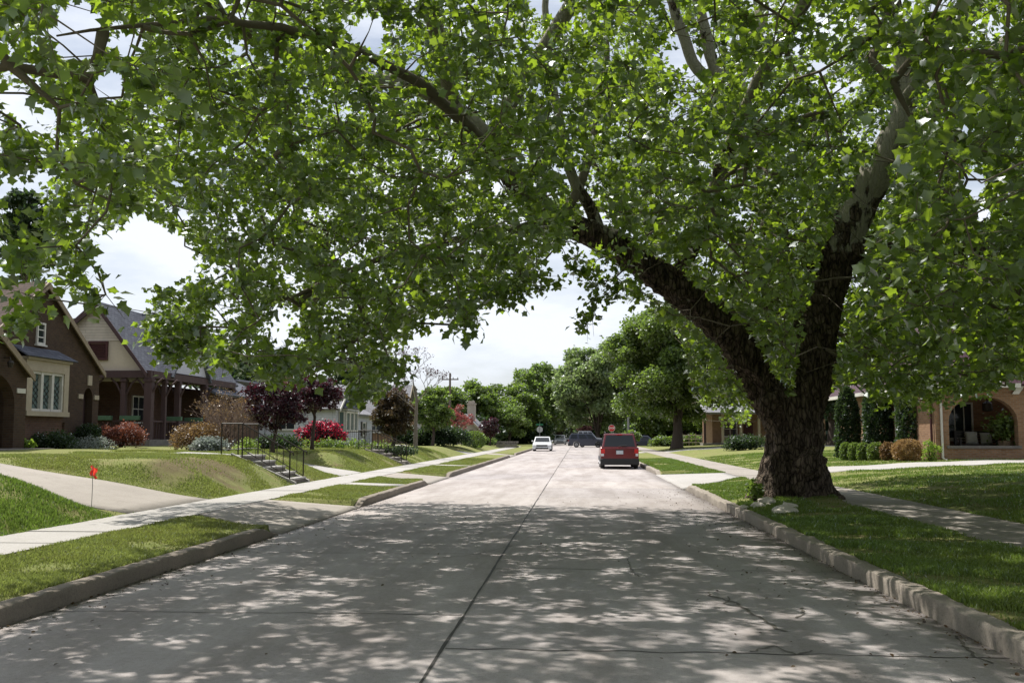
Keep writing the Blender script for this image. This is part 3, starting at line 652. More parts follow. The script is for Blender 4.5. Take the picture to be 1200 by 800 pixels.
# porch
p = MB(); p.box(XB, XE+.3, Y2-.15, Y2+.1, ZE-.33, ZE-.003); p.box(XE+.05, XE+.32, Y2+.1, 55, ZE-.33, ZE-.003); po = p.build('porch_beam', M['timber'], h); p = MB(); p.box(XB+.1, XE+.04, Y2+.12, 55, ZE-.12, ZE-.05); p.build('porch_ceiling', M['timber'], h)
fl = MB(); fl.box(XB, XE+.4, Y2-.3, 55, g2-.4, g2+.25); fl.build('porch_floor', M['stone'], h)
for (x, y, wdt) in ((XE+.18, Y2, .34), (XE-1.0, Y2, .22), (XE-2.6, Y2, .2), (XE+.2, Y2+1.6, .2), (XE+.2, 47.2, .26), (XE+.2, 50.6, .3), (XE+.2, 54.8, .3)):
    q = MB(); q.box(x-wdt/2, x+wdt/2, y-wdt/2, y+wdt/2, g2+.25, ZE-.335); q.box(x-wdt/2-.04, x+wdt/2+.04, y-wdt/2-.04, y+wdt/2+.04, ZE-.5, ZE-.4)
    for s in (-1, 1): q.tube([(x+s*.1, y, ZE-1.1), (x+s*.35, y, ZE-.6), (x+s*.62, y, ZE-.36)], .05, 5)
    q.build('post', M['timber'], h)
rl = MB()
for i in range(26):
    x = XB+.4+i*(XE-XB-.3)/26; rl.box(x-.015, x+.015, Y2-.03, Y2+.01, g2+.3, g2+1.05)
rl.box(XB+.2, XE, Y2-.05, Y2+.03, g2+1.05, g2+1.13)
for i in range(22):
    y = Y2+.3+i*.3; rl.box(XE+.15, XE+.19, y-.015, y+.015, g2+.3, g2+1.05)
rl.box(XE+.14, XE+.22, Y2+.2, 50.6, g2+1.05, g2+1.13); rl.build('railing', M['timber'], h)
bk = MB(); bk.box(XB, XE-2.11, Y2+2.6, Y2+2.9, g2+.25, ZE-.35); bk.box(XE-2.4, XE-2.1, Y2+2.9, 56, g2+.25, ZE-.35); bk.box(XE-2.0, XE+.1, 51.2, 60, g2-.4, 3.9); bk.box(XB-.0, XB+.2, Y2-.1, Y2+2.59, g2+.25, ZE-.35); bk.build('brick_wall', M['dark_brick'], h)
Fb = hfr(XE-2.1); Fb.window(45.6-.0+1.6, 48.6, 2.2, 3.5, h, .0, 2, 2)
r = MB(); r.slab([(XE-2.2, 56.05, 5.2), (XE+.5, 56.05, 3.85), (XE+.5, 60.3, 3.85), (XE-2.2, 60.3, 5.2)], .12); r.slab([(XE+.12, 51.1, 4.1), (XE+.7, 51.1, 3.75), (XE+.7, 56, 3.75), (XE+.12, 56, 4.1)], .12); r.build('porch_roof', M['grey_shingle'], h)
for (x, y, z, lab) in ((XE-.6, Y2-.16, g2+1.15, 'pale green trough on the porch railing nearest the thick corner post'), (XE-1.9, Y2-.16, g2+1.15, 'pale green trough on the porch railing nearest the brick cottage'), (XE+.3, Y2+2.4, g2+1.15, 'pale green trough on the street side porch railing, first past the corner post'), (XE+.3, Y2+5, g2+1.15, 'pale green trough farthest along the street side porch railing')):
    q = MB(); q.box(x-.45, x+.45, y-.1, y+.1, z-.02, z+.18); tag(q.build('window_box', M['planter_green'], None, .01), lab, 'planter', 'troughs on the timber porch railing')

# --- third house: white siding, bay under a small gable
g3 = 1.0; X3 = -15.5
h = empty('white_sided_house', (X3-2, 66, g3), 'white lap sided house with grey roof and tall bay window behind the crimson bush', 'house')
F = hfr(X3); u0, u1, uc, ze, za = 63.0, 68.0, 65.5, 3.4, 4.85
w_ = MB(); F.box(w_, u0, u1, g3-.4, ze, -.2, 0); F.prism(w_, [(u0, ze), (u1, ze), (uc, za)], -.2, 0); w_.box(X3-5.2, X3-.21, u0, u0+.2, g3-.4, ze)
w_.box(X3-1.6, X3-1.4, u1, 81, g3-.4, 3.1); w_.build('wall', M['white_siding'], h)
gable_roof(h, F, u0, u1, uc, ze, za, -5.2, 0, M['pale_shingle'], M['white'], .35)
r = MB(); r.slab([(X3-1.0, 68.6, 3.15), (X3-1.0, 82, 3.15), (X3-5.5, 80, 5.1), (X3-5.5, 68.6, 5.1)], .14); r.slab([(X3-5.5, 60, 5.0), (X3-5.5, 80, 5.1), (X3-10, 82, 3.1), (X3-10, 60, 3.1)], .12); r.build('roof', M['pale_shingle'], h)
b0, b1 = 63.75, 67.35; q = MB(); F.box(q, b0, b1, g3-.3, g3+.75, .003, .55); F.box(q, b0, b1, ze-.25, ze-.1, .003, .6); bo = q.build('bay', M['white_siding'], h)
for k in range(3):
    F.window(b0+.1+k*1.15, b0+1.2+k*1.15, g3+.78, ze-.28, bo, .42, 1, 1, M['white'], M['bayglass'], .12, .1, False)
Gs = ffr(63.75); Gs.window(X3+.02, X3+.42, g3+.78, ze-.28, bo, .0, 1, 1, M['white'], M['bayglass'], .07, .05, False)
r = MB(); r.slab([F.p(b0-.2, ze-.08, .75), F.p(b1+.2, ze-.08, .75), F.p(uc, ze+.75, .02)], .06); r.slab([F.p(b0-.2, ze-.08, .75), F.p(uc, ze+.75, .02), F.p(b0-.2, ze-.08, .02)], .05); r.build('bay_roof', M['grey_shingle'], bo)
F2 = hfr(X3-1.4); F2.window(72.6, 73.9, 1.3, 2.75, h, .0, 1, 2, M['white'], M['glass'], .16, .08, True, M['iron'])
F2.window(77.2, 78.4, 1.5, 2.6, h, .0, 1, 2, M['white'], M['glass'], .12, .08, True, M['iron'])
Gw = ffr(63.0); Gw.window(X3-3.8, X3-2.6, 1.9, 2.95, h, .0, 2, 2)
chimney(h, X3-6.2, X3-5.2, 70, 71.2, 3.5, 6.1, M['red_brick'])

# --- fourth: brick house behind the hedge
g4 = .85; X4 = -16.0
h = empty('brick_bungalow', (X4-2, 96, g4), 'red brick bungalow with pale gable half hidden behind the clipped dark hedge', 'house')
F = hfr(X4); w_ = MB(); F.box(w_, 90, 103, g4-.4, 3.6, -.2, 0); w_.box(X4-7, X4-.21, 90, 90.2, g4-.4, 3.6); w_.build('wall', M['red_brick'], h)
w_ = MB(); F.prism(w_, [(90.5, 3.62), (96.5, 3.62), (93.5, 6.2)], -.2, .02); w_.build('gable', M['beige'], h)
gable_roof(h, F, 90.5, 96.5, 93.5, 3.62, 6.2, -5, .02, M['pale_shingle'], M['cream'], .3)
r = MB(); r.slab([(X4+.4, 96.6, 3.5), (X4+.4, 103.4, 3.5), (X4-4, 103.4, 5.9), (X4-4, 96.6, 5.9)], .14); r.build('roof', M['pale_shingle'], h); r = MB(); r.slab([(X4+.4, 89.6, 3.5), (X4-4, 89.6, 5.9), (X4-9, 89.6, 3.4), (X4-9, 103.4, 3.4), (X4-4, 103.4, 5.9)][:3]+[(X4-4, 90.4, 5.9)], .1); r.build('roof', M['pale_shingle'], h)
F.window(91.6, 93.4, 1.8, 3.2, h, .02, 2, 2); F.window(98.2, 100.2, 1.7, 3.1, h, .0, 2, 2, shutters=M['white'])
Gg = ffr(90); Gg.window(X4-3.2, X4-1.6, 1.8, 3.1, h, .0, 2, 2)

# --- fifth: pale cottage with chimney
g5 = .55; Y5 = 108
xL, xR_ = at(531, 515, Y5)[0], at(559, 515, Y5)[0]; zE5 = at(545, 499, Y5)[2]; zA5 = at(548, 485, Y5)[2]
h = empty('pale_cottage', ((xL+xR_)/2, Y5+3, g5), 'small pale cottage with low grey gable and square chimney, farthest on the left', 'house')
G = ffr(Y5); xc = (xL+xR_)/2
w_ = MB(); G.box(w_, xL, xR_, g5-.5, zE5, -8, 0); G.prism(w_, [(xL, zE5+.002), (xR_, zE5+.002), (xc, zA5)], -8, 0); w_.build('wall', M['beige'], h)
gable_roof(h, G, xL, xR_, xc, zE5, zA5, -8, 0, M['pale_shingle'], M['cream'], .45)
G.window(xL+.75, xL+1.75, 1.0, 2.1, h, 0, 2, 2, M['white'], M['glass'], .1, .06, True, M['iron'])
w_ = MB(); G.box(w_, xL-1.5, xL-.003, g5-.5, zE5-.35, -6, -.8); w_.build('side_wing', M['shaded_white'], h); chimney(h, xR_-1.3, xR_-.45, Y5+2, Y5+3, zE5, zA5+1.1, M['beige'])

# --- right: arched brick house with metal roof
gR = .62; YR = 38.8; XR0 = at(1096, 500, YR)[0]
h = empty('arched_brick_house', (XR0+4, YR+4, gR), 'red brick house with arched porch and ribbed purple metal roof', 'house')
G = ffr(YR); ax0, ax1 = at(1112, 500, YR)[0], at(1193, 500, YR)[0]; zsl = at(1150, 522, YR)[2]; ztp = at(1150, 464, YR)[2]; zev = at(1150, 451, YR)[2]; XR2 = XR0+5.0
w_ = MB(); rise = .95; G.arch_wall(w_, XR0, XR2, gR-.5, zev, ax0, ax1, ztp-rise, rise, -.35, 0, zsl)
w_.box(XR0, XR0+.3, YR+.36, YR+14, gR-.5, zev); w_.box(XR0+.31, XR2+4, YR+2.9, YR+3.1, gR-.5, zev)
xg = ax1+.15; w_.box(XR2+.002, XR2+6, YR-.0, YR+3, gR-.5, zev)
w_.build('wall', M['red_brick'], h)
w_ = MB(); G.prism(w_, [(xg, zev+.003), (xg+7, zev+.003), (xg+7, zev+3.6), (xg+2.6, zev+3.6)], -.3, .02); w_.build('gable', M['red_brick'], h)
b_ = MB(); G.prism(b_, [(xg-.35, zev-.35), (xg-.1, zev-.35), (xg+2.75, zev+3.6), (xg+2.5, zev+3.6)], .023, .1); b_.build('bargeboard', M['white'], h)
r = MB(); p0 = Vector((XR0-.5, YR-.4, zev+.02)); p1 = Vector((xg+1.8, YR-.4, zev+.02)); p2 = Vector((xg+1.8, YR+3.6, zev+3.4)); p3 = Vector((XR0-.5+2.6, YR+3.6, zev+3.4))
r.slab([p0, p1, p2, p3], .1)
r.slab([p0, p3, p3+Vector((0, 6.4, 0)), Vector((XR0-.5, YR+14.4, zev+.02))], .1)
nn = (p1-p0).cross(p3-p0).normalized(); k = 0
x = XR0-.3
while x < xg+1.7:
    t0 = 0; ya = YR-.4; slope = (p2-p1); tmin = 0
    tmax = 1 if x > p3.x else (x-p0.x)/(p3.x-p0.x)
    a = Vector((x, YR-.4, zev+.02)); b = a+slope*tmax; r.tube([a+nn*.01, b+nn*.01], .032, 4); x += .3
ro = r.build('roof', M['metal_roof'], h)
q = MB(); q.box(XR0-.52, xg-.2, YR-.54, YR-.42, zev-.12, zev+.04); q.box(XR0-.62, XR0-.51, YR-.54, YR+14, zev-.12, zev+.04); q.build('gutter', M['white'], ro)
q = MB(); dx = at(1103, 500, YR)[0]; q.tube([(dx, YR-.48, zev-.1), (dx, YR-.3, zev-.35), (dx, YR-.06, zev-.5), (dx, YR-.06, gR+.1), (dx+.1, YR-.2, gR+.02)], .045, 8); q.build('downspout', M['white'], h)
q = MB(); q.tube([(XR0-.3, YR-.4, zev-.1), (XR0-.08, YR+.2, zev-.5), (XR0-.08, YR+.2, gR)], .045, 8); q.build('downspout', M['maroon'], h)
q = MB(); G.box(q, ax0-.1, ax1+.1, zsl-.1, zsl, -.4, .05); q.build('sill', M['stone'], h)
q = MB(); q.box(XR0+.31, XR2, YR+.36, YR+2.88, gR-.5, gR+.15); q.build('porch_floor', M['walk_old'] if False else M['stone'], h)
q = MB(); q.box(ax0+.3, XR2+3, YR-1.1, YR-.02, gR-.4, gR-.02+.1); q.box(ax0+.8, XR2+3, YR-1.5, YR-1.1, gR-.4, gR-.02); q.build('step', M['stone'], h)
G2 = ffr(YR+2.9); G2.window(ax0+.9, ax0+2.0, 1.4, 2.9, h, .0, 3, 1, M['white'], M['glass'])
Fl = hfr(XR0, -1); Fl.window(YR+3.2, YR+4.6, 1.4, 3.0, h, .0, 2, 2); Fl.window(YR+8, YR+9.4, 1.4, 3.0, h, .0, 2, 2)
# bench, cushions, pot and lantern on that porch
fz = gR+.15; bx = at(1147, 510, YR+1.6)[0]
s_ = empty('porch_bench', (bx, YR+1.7, fz), 'dark slatted bench inside the brick arch of the right hand porch', 'bench')
q = MB(); q.box(bx-.85, bx+.85, YR+1.3, YR+1.9, fz+.38, fz+.45); q.build('seat', M['iron'], s_)
q = MB()
for i in range(5): q.box(bx-.85, bx+.85, YR+1.9, YR+1.94, fz+.5+i*.1, fz+.57+i*.1)
q.build('backrest', M['iron'], s_)
for sx in (-.8, .8):
    q = MB(); q.box(bx+sx-.04, bx+sx+.04, YR+1.32, YR+1.4, fz, fz+.66); q.build('leg', M['iron'], s_)
    q = MB(); q.box(bx+sx-.04, bx+sx+.04, YR+1.84, YR+1.92, fz, fz+1.0); q.build('leg', M['iron'], s_)
def cushion(x, y, z, lab, r=.24):
    bm = bmesh.new(); bmesh.ops.create_cube(bm, size=1); bmesh.ops.subdivide_edges(bm, edges=bm.edges, cuts=4, use_grid_fill=True)
    for v in bm.verts:
        c = v.co; e = (1-abs(c.x*2)**3)*(1-abs(c.z*2)**3); c.y *= .25+.55*e; c.x *= .9+.1*abs(c.z*2)
        v.co = Vector((x+c.x*r*2, y+c.y*r*1.2+(c.z*.1), z+r+c.z*r*2))
    me = bpy.data.meshes.new('cushion'); bm.to_mesh(me); bm.free(); me.materials.append(M['cushion']); me.shade_smooth()
    tag(link('cushion', me), lab, 'cushion')
cushion(bx-.25, YR+1.7, fz+.46, 'pale grey cushion leaning on the porch bench, left one'); cushion(bx+.3, YR+1.68, fz+.46, 'pale grey cushion leaning on the porch bench, right one beside the pot', .22)
# ------------------------------------------------------------ foliage tools
def at_x(px, Y): return at(px, 520, Y)[0]
LEAF_O = np.array([(0,0),(.28,-.09),(.32,.13),(.58,.38),(.31,.56),(0,.98),(-.31,.56),(-.58,.38),(-.32,.13),(-.28,-.09),(0,.34)])
LEAF_F = np.array([(10,i,(i+1)%10) for i in range(10)])
RH_O = np.array([(0,0),(.42,.45),(0,1.0),(-.42,.45)]); RH_F = np.array([(0,1,2),(0,2,3)])
BR_O = np.array([(0,0),(.30,.18),(.40,.55),(0,1.0),(-.40,.55),(-.30,.18)]); BR_F = np.array([(0,1,2,3),(0,3,4,5)])
def norm(a): return a/np.maximum(np.linalg.norm(a, axis=-1, keepdims=True), 1e-9)
def leaves(name, P, size, mat, parent, outline='rh', up=1.0, jit=.8, droop=.35, out=None, szvar=.3):
    n = len(P)
    O, Fc = {'rh': (RH_O, RH_F), 'star': (LEAF_O, LEAF_F), 'br': (BR_O, BR_F)}[outline]
    nrm = norm(np.array([0,0,up])+R.normal(0, jit, (n,3)))
    d = R.normal(0, 1, (n,3)) if out is None else norm(out)+R.normal(0, .55, (n,3))
    d[:,2] -= droop; d = norm(d-nrm*np.sum(d*nrm, 1, keepdims=True)); s = np.cross(d, nrm)
    sz = (size*(1+szvar*R.uniform(-1, 1, n)))[:,None,None] if np.ndim(size) else (size*(1+szvar*R.uniform(-1,1,n)))[:,None,None]
    ox, oy = O[:,0][None,:,None], O[:,1][None,:,None]
    bend = (-.28*oy**2-.0*ox)+.22*np.abs(ox)*(R.uniform(-1, 1, n)[:,None,None])
    V = P[:,None,:]+sz*(s[:,None,:]*ox+d[:,None,:]*oy+nrm[:,None,:]*bend)
    k = len(O); F = (np.arange(n)*k)[:,None,None]+Fc[None]
    tint = np.repeat(np.clip(R.normal(.5, .25, n), 0, 1), k)
    return link(name, fastmesh(name, V.reshape(-1,3), F.reshape(-1, Fc.shape[1]), mat, tint), parent)
def crown_points(c, r, n_lobes, density, lobe=.42, shell=.55, flat_bottom=.0, seed=0):
    """points on lumpy lobes spread over an ellipsoid; c centre, r radii"""
    g = np.random.default_rng(seed); c = np.array(c, float); r = np.array(r, float)
    i_ = np.arange(n_lobes)+.5; ph = np.arccos(1-2*i_/n_lobes*.96); th = math.pi*(1+5**.5)*i_+g.uniform(0,6); d = norm(np.stack([np.cos(th)*np.sin(ph), np.sin(th)*np.sin(ph), np.cos(ph)], 1)+g.normal(0, .16, (n_lobes, 3)))
    rad = np.where(g.random(n_lobes) < .25, g.uniform(.2, .6, n_lobes), g.uniform(.72, 1.0, n_lobes))[:,None]
    L_ = c+d*r*rad*(1-lobe*.55); pts = []
    for l in L_:
        lr = r.mean()*lobe*g.uniform(.6, 1.25); n = int(density*lr*lr)
        e = norm(g.normal(0, 1, (n, 3))); e[:,2] = np.where(e[:,2] < -.6, e[:,2]*-.4, e[:,2])
        q = g.uniform(0, 1, n)[:,None]**.4*.5+.55
        pts.append(l+e*lr*q*np.array([1.1,1.1,.8])+g.normal(0, lr*.15, (n,3)))
    P = np.concatenate(pts); P = P[P[:,2] > c[2]-r[2]*(1-flat_bottom)]
    return P, L_
def tree(name, label, x, y, h, cw, cz, leafm, leafs, dens, seed, group=None, barkm=None, lobes=26, lobe=.36, tr=None, cat='tree', shape=(1,1), outline='rh', base=None):
    """h total height above ground, cw crown width, cz crown bottom height"""
    z0 = float(gz(x, y)) if base is None else base; rnd = random.Random(seed)
    e = empty(name, (x, y, z0), label, cat, group); tr = tr or cw*.035
    c = (x, y, z0+(h+cz)/2); r = (cw/2, cw/2*shape[1], (h-cz)/2); lobes = int(lobes*1.9); lobe = lobe*.72
    P, Ls = crown_points(c, r, lobes, dens, lobe, seed=seed)
    m = MB(); top = Vector((x+rnd.uniform(-.3,.3), y, z0+cz+(h-cz)*.55))
    m.tube([(x, y, z0-.2), (x, y, z0+.25), (x+.05, y, z0+cz*.6), (x+.1, y, z0+cz), top], [tr*1.7, tr*1.15, tr, tr*.85, tr*.3], 10)
    for l in Ls[:14]:
        b = Vector((x+.08, y, z0+cz*(.75+.5*rnd.random()))); l = Vector(l); mid = (b+l)/2+Vector((0,0,-.08*(l-b).length))
        m.tube([b, mid, l], [tr*.33, tr*.2, tr*.06], 6)
    m.build('trunk', barkm or M['bark_far'], e, smooth=True)
    leaves('crown', P, leafs, leafm, e, outline); return e
def shrub(name, label, cat, x, y, rx, ry, hgt, leafm, leafs, dens, seed, group=None, lobes=14, lobe=.5, z0=None, bloom=None, outline='rh', stems=True):
    z0 = float(gz(x, y)) if z0 is None else z0
    e = empty(name, (x, y, z0), label, cat, group); c = (x, y, z0+hgt*.45); r = (rx, ry, hgt*.55)
    P, Ls = crown_points(c, r, lobes, dens, lobe, seed=seed); P = P[P[:,2] > z0-.02]
    leaves('foliage', P, leafs, leafm, e, outline)
    if bloom: 
        nrm = norm((P-np.array(c))/np.array(r)); o = np.linalg.norm((P-np.array(c))/np.array(r), axis=1); s = P[(o > .75) & (R.random(len(P)) < .6)]
        leaves('blossom', s+nrm[(o > .75) & (R.random(len(P)) < 2)][:len(s)]*.02 if False else s, leafs*1.1, bloom, e, 'br')
    if stems:
        m = MB()
        for l in Ls[:8]: m.tube([(x+(l[0]-x)*.15, y+(l[1]-y)*.15, z0-.05), tuple((np.array([x,y,z0])*.5+l*.5)+np.array([0,0,-.03])), tuple(l)], [.03*hgt, .02*hgt, .008*hgt], 5)
        m.build('stem', M['bark_far'], e)
    return e
def topiary(name, label, cat, x, y, rx, hgt, leafm, leafs, n, seed, group=None, column=False, z0=None):
    g = np.random.default_rng(seed); z0 = float(gz(x, y)) if z0 is None else z0
    e = empty(name, (x, y, z0), label, cat, group)
    t = g.uniform(0, 1, n); a = g.uniform(0, 2*math.pi, n)
    if column: pr = rx*np.clip(1.15*np.sqrt(np.clip(1-t**2.6, 0, 1)), 0, 1)
    else: pr = rx*np.sqrt(np.clip(1-(np.abs(t-.46)/.56)**2.6, 0, 1))
    wob_ = 1+.10*np.sin(a*5+t*9+seed)+.07*np.sin(a*9-t*17)
    q = g.uniform(.72, 1.03, n)
    P = np.stack([x+np.cos(a)*pr*q*wob_, y+np.sin(a)*pr*q*wob_, z0+t*hgt], 1)
    out = np.stack([np.cos(a), np.sin(a), (t-.4)*1.6], 1)
    leaves('foliage', P, leafs, leafm, e, 'rh', up=.3, jit=.9, droop=-.4 if column else 0, out=out)
    m = MB(); m.tube([(x, y, z0-.05), (x, y, z0+hgt*.5), (x, y, z0+hgt*.8)], [rx*.14, rx*.1, .02], 7); m.build('stem', M['bark_far'], e); return e

# ------------------------------------------------------------ the big sycamore
def A(px, py, Y): return tuple(at(px, py, Y))
TX, TY = at(930, 578, 22.0)[0], 22.0; TZ = float(gz(TX, TY))
syc = empty('sycamore_tree', (TX, TY, TZ), 'huge sycamore with dark forked trunk beside the right kerb, its crown roofing the street', 'tree')
limbs = [
 ([(TX,TY,TZ-.3),(TX,TY,TZ+.15),(TX+.0,TY,TZ+.6),A(932,520,22),A(930,475,22),A(928,440,22)], [.66,.62,.58,.56,.54,.46]),
 ([A(925,500,22),A(898,450,21.9),A(862,398,21.6),A(828,362,21.4),A(792,336,21.2),A(742,302,20.8),A(700,277,20.5),A(650,257,20),A(612,222,19.4),A(572,168,18.7),A(530,122,18.6),A(480,100,18.4),A(425,92,18),A(372,74,17.5),A(320,56,16.8),A(262,20,16.2),(-6.9,15.6,10.3),(-7.6,15.0,11.4)],
  [.46,.48,.42,.37,.33,.28,.26,.23,.21,.20,.18,.16,.14,.12,.10,.08,.05,.015]),
 ([A(936,490,22),A(949,430,22),A(958,370,22),A(974,310,22),A(998,250,22),A(1020,214,21.8),A(1043,168,21.5),A(1060,115,21.2),A(1055,60,21),A(1048,10,20.8),(6.4,20.6,13),(6.0,20,15),(5.6,19.5,16.5)],
  [.42,.45,.43,.44,.44,.36,.28,.22,.18,.15,.12,.09,.05]),
 ([A(925,480,22.5),A(918,410,23),A(912,330,23.3),A(905,250,23.6),A(880,160,23.9),A(862,90,24),(4.6,24.2,12),(4.2,24.6,14.5),(3.8,24.8,16.5)],
  [.5,.42,.34,.30,.25,.21,.17,.11,.05]),
 ([A(905,250,23.6),A(870,150,23.2),A(838,80,22.8),A(822,20,22.4),A(812,-40,22),(2.6,21.5,13.5),(2.2,21,15.5)], [.2,.17,.15,.135,.12,.08,.04]),
 ([A(880,170,23.5),A(845,110,23),A(812,72,22.7),A(796,30,22.4),A(782,-10,22.1),(1.2,21.8,13.5),(.4,21.5,15)], [.17,.15,.14,.13,.115,.08,.04]),
 ([A(705,280,20.6),A(690,240,20.6),A(670,208,20.4),A(655,150,20.2),A(645,80,20),A(640,10,19.8),(-.6,19.5,13)], [.16,.13,.115,.10,.09,.07,.04]),
 ([A(655,258,20.1),A(682,215,20.6),A(700,150,21),A(712,90,21.4),(.6,21.6,12)], [.11,.1,.085,.07,.04]),
 ([A(985,300,22),A(1030,290,21.6),A(1085,300,21),A(1140,285,20.2),A(1195,300,19.2),(11.5,18,7),(13,16.5,7.2)], [.28,.22,.18,.15,.12,.09,.05]),
 ([A(1062,120,21.2),(8.2,18.8,10.6),(8.8,15.5,10.9),(8.9,12,10.9),(8.6,8.5,10.6),(8.3,5,10)], [.24,.19,.15,.12,.09,.05]),
 ([A(1050,175,21.4),(9.5,21,10.2),(12,20.4,11.2),(14.2,19.6,11.8)], [.2,.15,.1,.05]),
 ([A(530,122,18.6),(-2.4,15.5,8.9),(-2.0,12.5,9.3),(-1.6,9.2,9.5),(-1.4,6,9.4),(-1.2,3.4,9)], [.16,.14,.12,.1,.075,.04]),
 ([A(612,222,19.4),(-2.3,17,7.4),(-3.4,14,7.3),(-4.4,11.4,6.6),(-5.2,9.4,5.6)], [.13,.10,.07,.04,.010]),
 ([A(572,168,18.7),(.2,16.5,9.4),(1.6,13.4,10.2),(2.8,10.2,10.4),(3.8,7,10.2),(4.2,4.2,9.8)], [.15,.13,.11,.09,.07,.04]),
 ([A(320,56,16.8),(-5.8,13.2,8.0),(-6.6,11.2,7.6),(-6.8,9.3,6.9)], [.09,.06,.04,.010]),
 ([A(650,257,20),(-1.4,19.2,5.6),(-2.6,18.6,5.2),(-4.0,18,4.7),(-5.2,17.6,4.0)], [.11,.09,.075,.055,.035]),
 ([A(792,336,21.2),(2.6,19,6.2),(3.0,16,7.4),(3.6,13,8.2),(4.4,10,8.5)], [.18,.14,.11,.09,.05]),
 ([A(905,420,23),A(880,400,25),A(862,400,27),A(850,420,28.4)], [.12,.09,.06,.03]),
]
mb = MB()
for pts, rad in limbs[:5]:
    # smooth the polyline a little
    P_ = [Vector(p) for p in pts]; Q=[P_[0]]; RR=[rad[0]]
    for i in range(len(P_)-1):
        a = P_[max(i-1,0)]; b = P_[i]; c = P_[i+1]; d = P_[min(i+2, len(P_)-1)]
        for t in (.33, .66, 1.0):
            q = .5*((2*b)+(-a+c)*t+(2*a-5*b+4*c-d)*t*t+(-a+3*b-3*c+d)*t**3); Q.append(q); RR.append(rad[i]+(rad[i+1]-rad[i])*t)
    mb.tube(Q, RR, 18)
for k in range(9):
    a = k*2*math.pi/9+.3*math.sin(k*5); l = .74+.17*math.sin(k*3.1)
    mb.tube([(TX+math.cos(a)*.36, TY+math.sin(a)*.36, TZ+1.2), (TX+math.cos(a)*.50, TY+math.sin(a)*.50, TZ+.4), (TX+math.cos(a)*l, TY+math.sin(a)*l, TZ-.02), (TX+math.cos(a)*(l+.4), TY+math.sin(a)*(l+.4), TZ-.3)], [.16,.2,.15,.06], 10)
for (px, py, Y, rr) in ((800,338,21.0,.30),(712,284,20.5,.24),(905,470,21.6,.3),(955,300,21.7,.2),(948,545,21.2,.25)):
    p = Vector(at(px, py, Y)); mb.tube([p-Vector((.2,0,.2)), p, p+Vector((.2,.1,.2))], [rr*.7, rr*1.25, rr*.7], 10)
tmp = mb.build('trunk', M['bark'], syc); rm = tmp.modifiers.new('r', 'REMESH'); rm.mode = 'VOXEL'; rm.voxel_size = .045
dg = bpy.context.evaluated_depsgraph_get(); me = bpy.data.meshes.new_from_object(tmp.evaluated_get(dg)); tmp.modifiers.clear(); tmp.data = me
nv = len(me.vertices); co = np.empty(nv*3, np.float32); no = np.empty(nv*3, np.float32); me.vertices.foreach_get('co', co); me.vertices.foreach_get('normal', no)
co = co.reshape(-1,3).astype(float); no = no.reshape(-1,3)
off = np.array(syc.location); 
for i in range(nv):
    x, y, z = co[i]; hz = z
    rough = 1.0 if hz < 5 else max(.25, 1-(hz-5)/3)
    ang = math.atan2(y-TY, x-TX)
    d = .055*noise.noise(Vector((x*2.2, y*2.2, z*.8)))
    d += rough*.07*(1-2*abs(noise.noise(Vector((x*5+z*.8, y*5, z*1.3))))**.7)
    d += .05*math.sin(ang*5+z*.9)*max(0, 1-z/3.2)
    d += rough*.018*noise.noise(Vector((x*17, y*17, z*6)))
    co[i] += no[i]*d
me.vertices.foreach_set('co', co.astype(np.float32).ravel()); me.update(); me.shade_smooth(); me.materials.clear(); me.materials.append(M['bark'])
# crown envelope
def seg_dist2(px, py, poly):
    best = np.full(len(px), 1e9)
    for (a, b) in zip(poly[:-1], poly[1:]):
        ax, ay = a; bx_, by = b; dx, dy = bx_-ax, by-ay; t = np.clip(((px-ax)*dx+(py-ay)*dy)/(dx*dx+dy*dy), 0, 1)
        best = np.minimum(best, (px-ax-t*dx)**2+(py-ay-t*dy)**2)
    return np.sqrt(best)
BOT_X = [-400, 0, 45, 90, 120, 150, 172, 178, 210, 260, 320, 370, 400, 440, 470, 490, 520, 560, 600, 622, 640, 662, 700, 735, 760, 800, 815, 870, 895, 930, 990, 1040, 1100, 1160, 1250, 1700]
BOT_Y = [420, 378, 385, 372, 330, 250, 255, 385, 405, 415, 442, 428, 420, 478, 415, 372, 372, 358, 338, 325, 300, 285, 270, 345, 360, 400, 490, 500, 470, 465, 452, 482, 488, 462, 425, 400]
HOLES = [(92,38,36),(128,100,20),(28,228,20),(18,120,14),(190,302,36),(170,280,26),(435,38,20),(150,52,16),(640,0,18),(962,80,9),(1140,215,16),(1130,150,8),(60,130,9),(25,330,0),(215,250,7),(585,215,9),(690,255,11),(1150,250,10),(140,300,30),(160,330,22)]
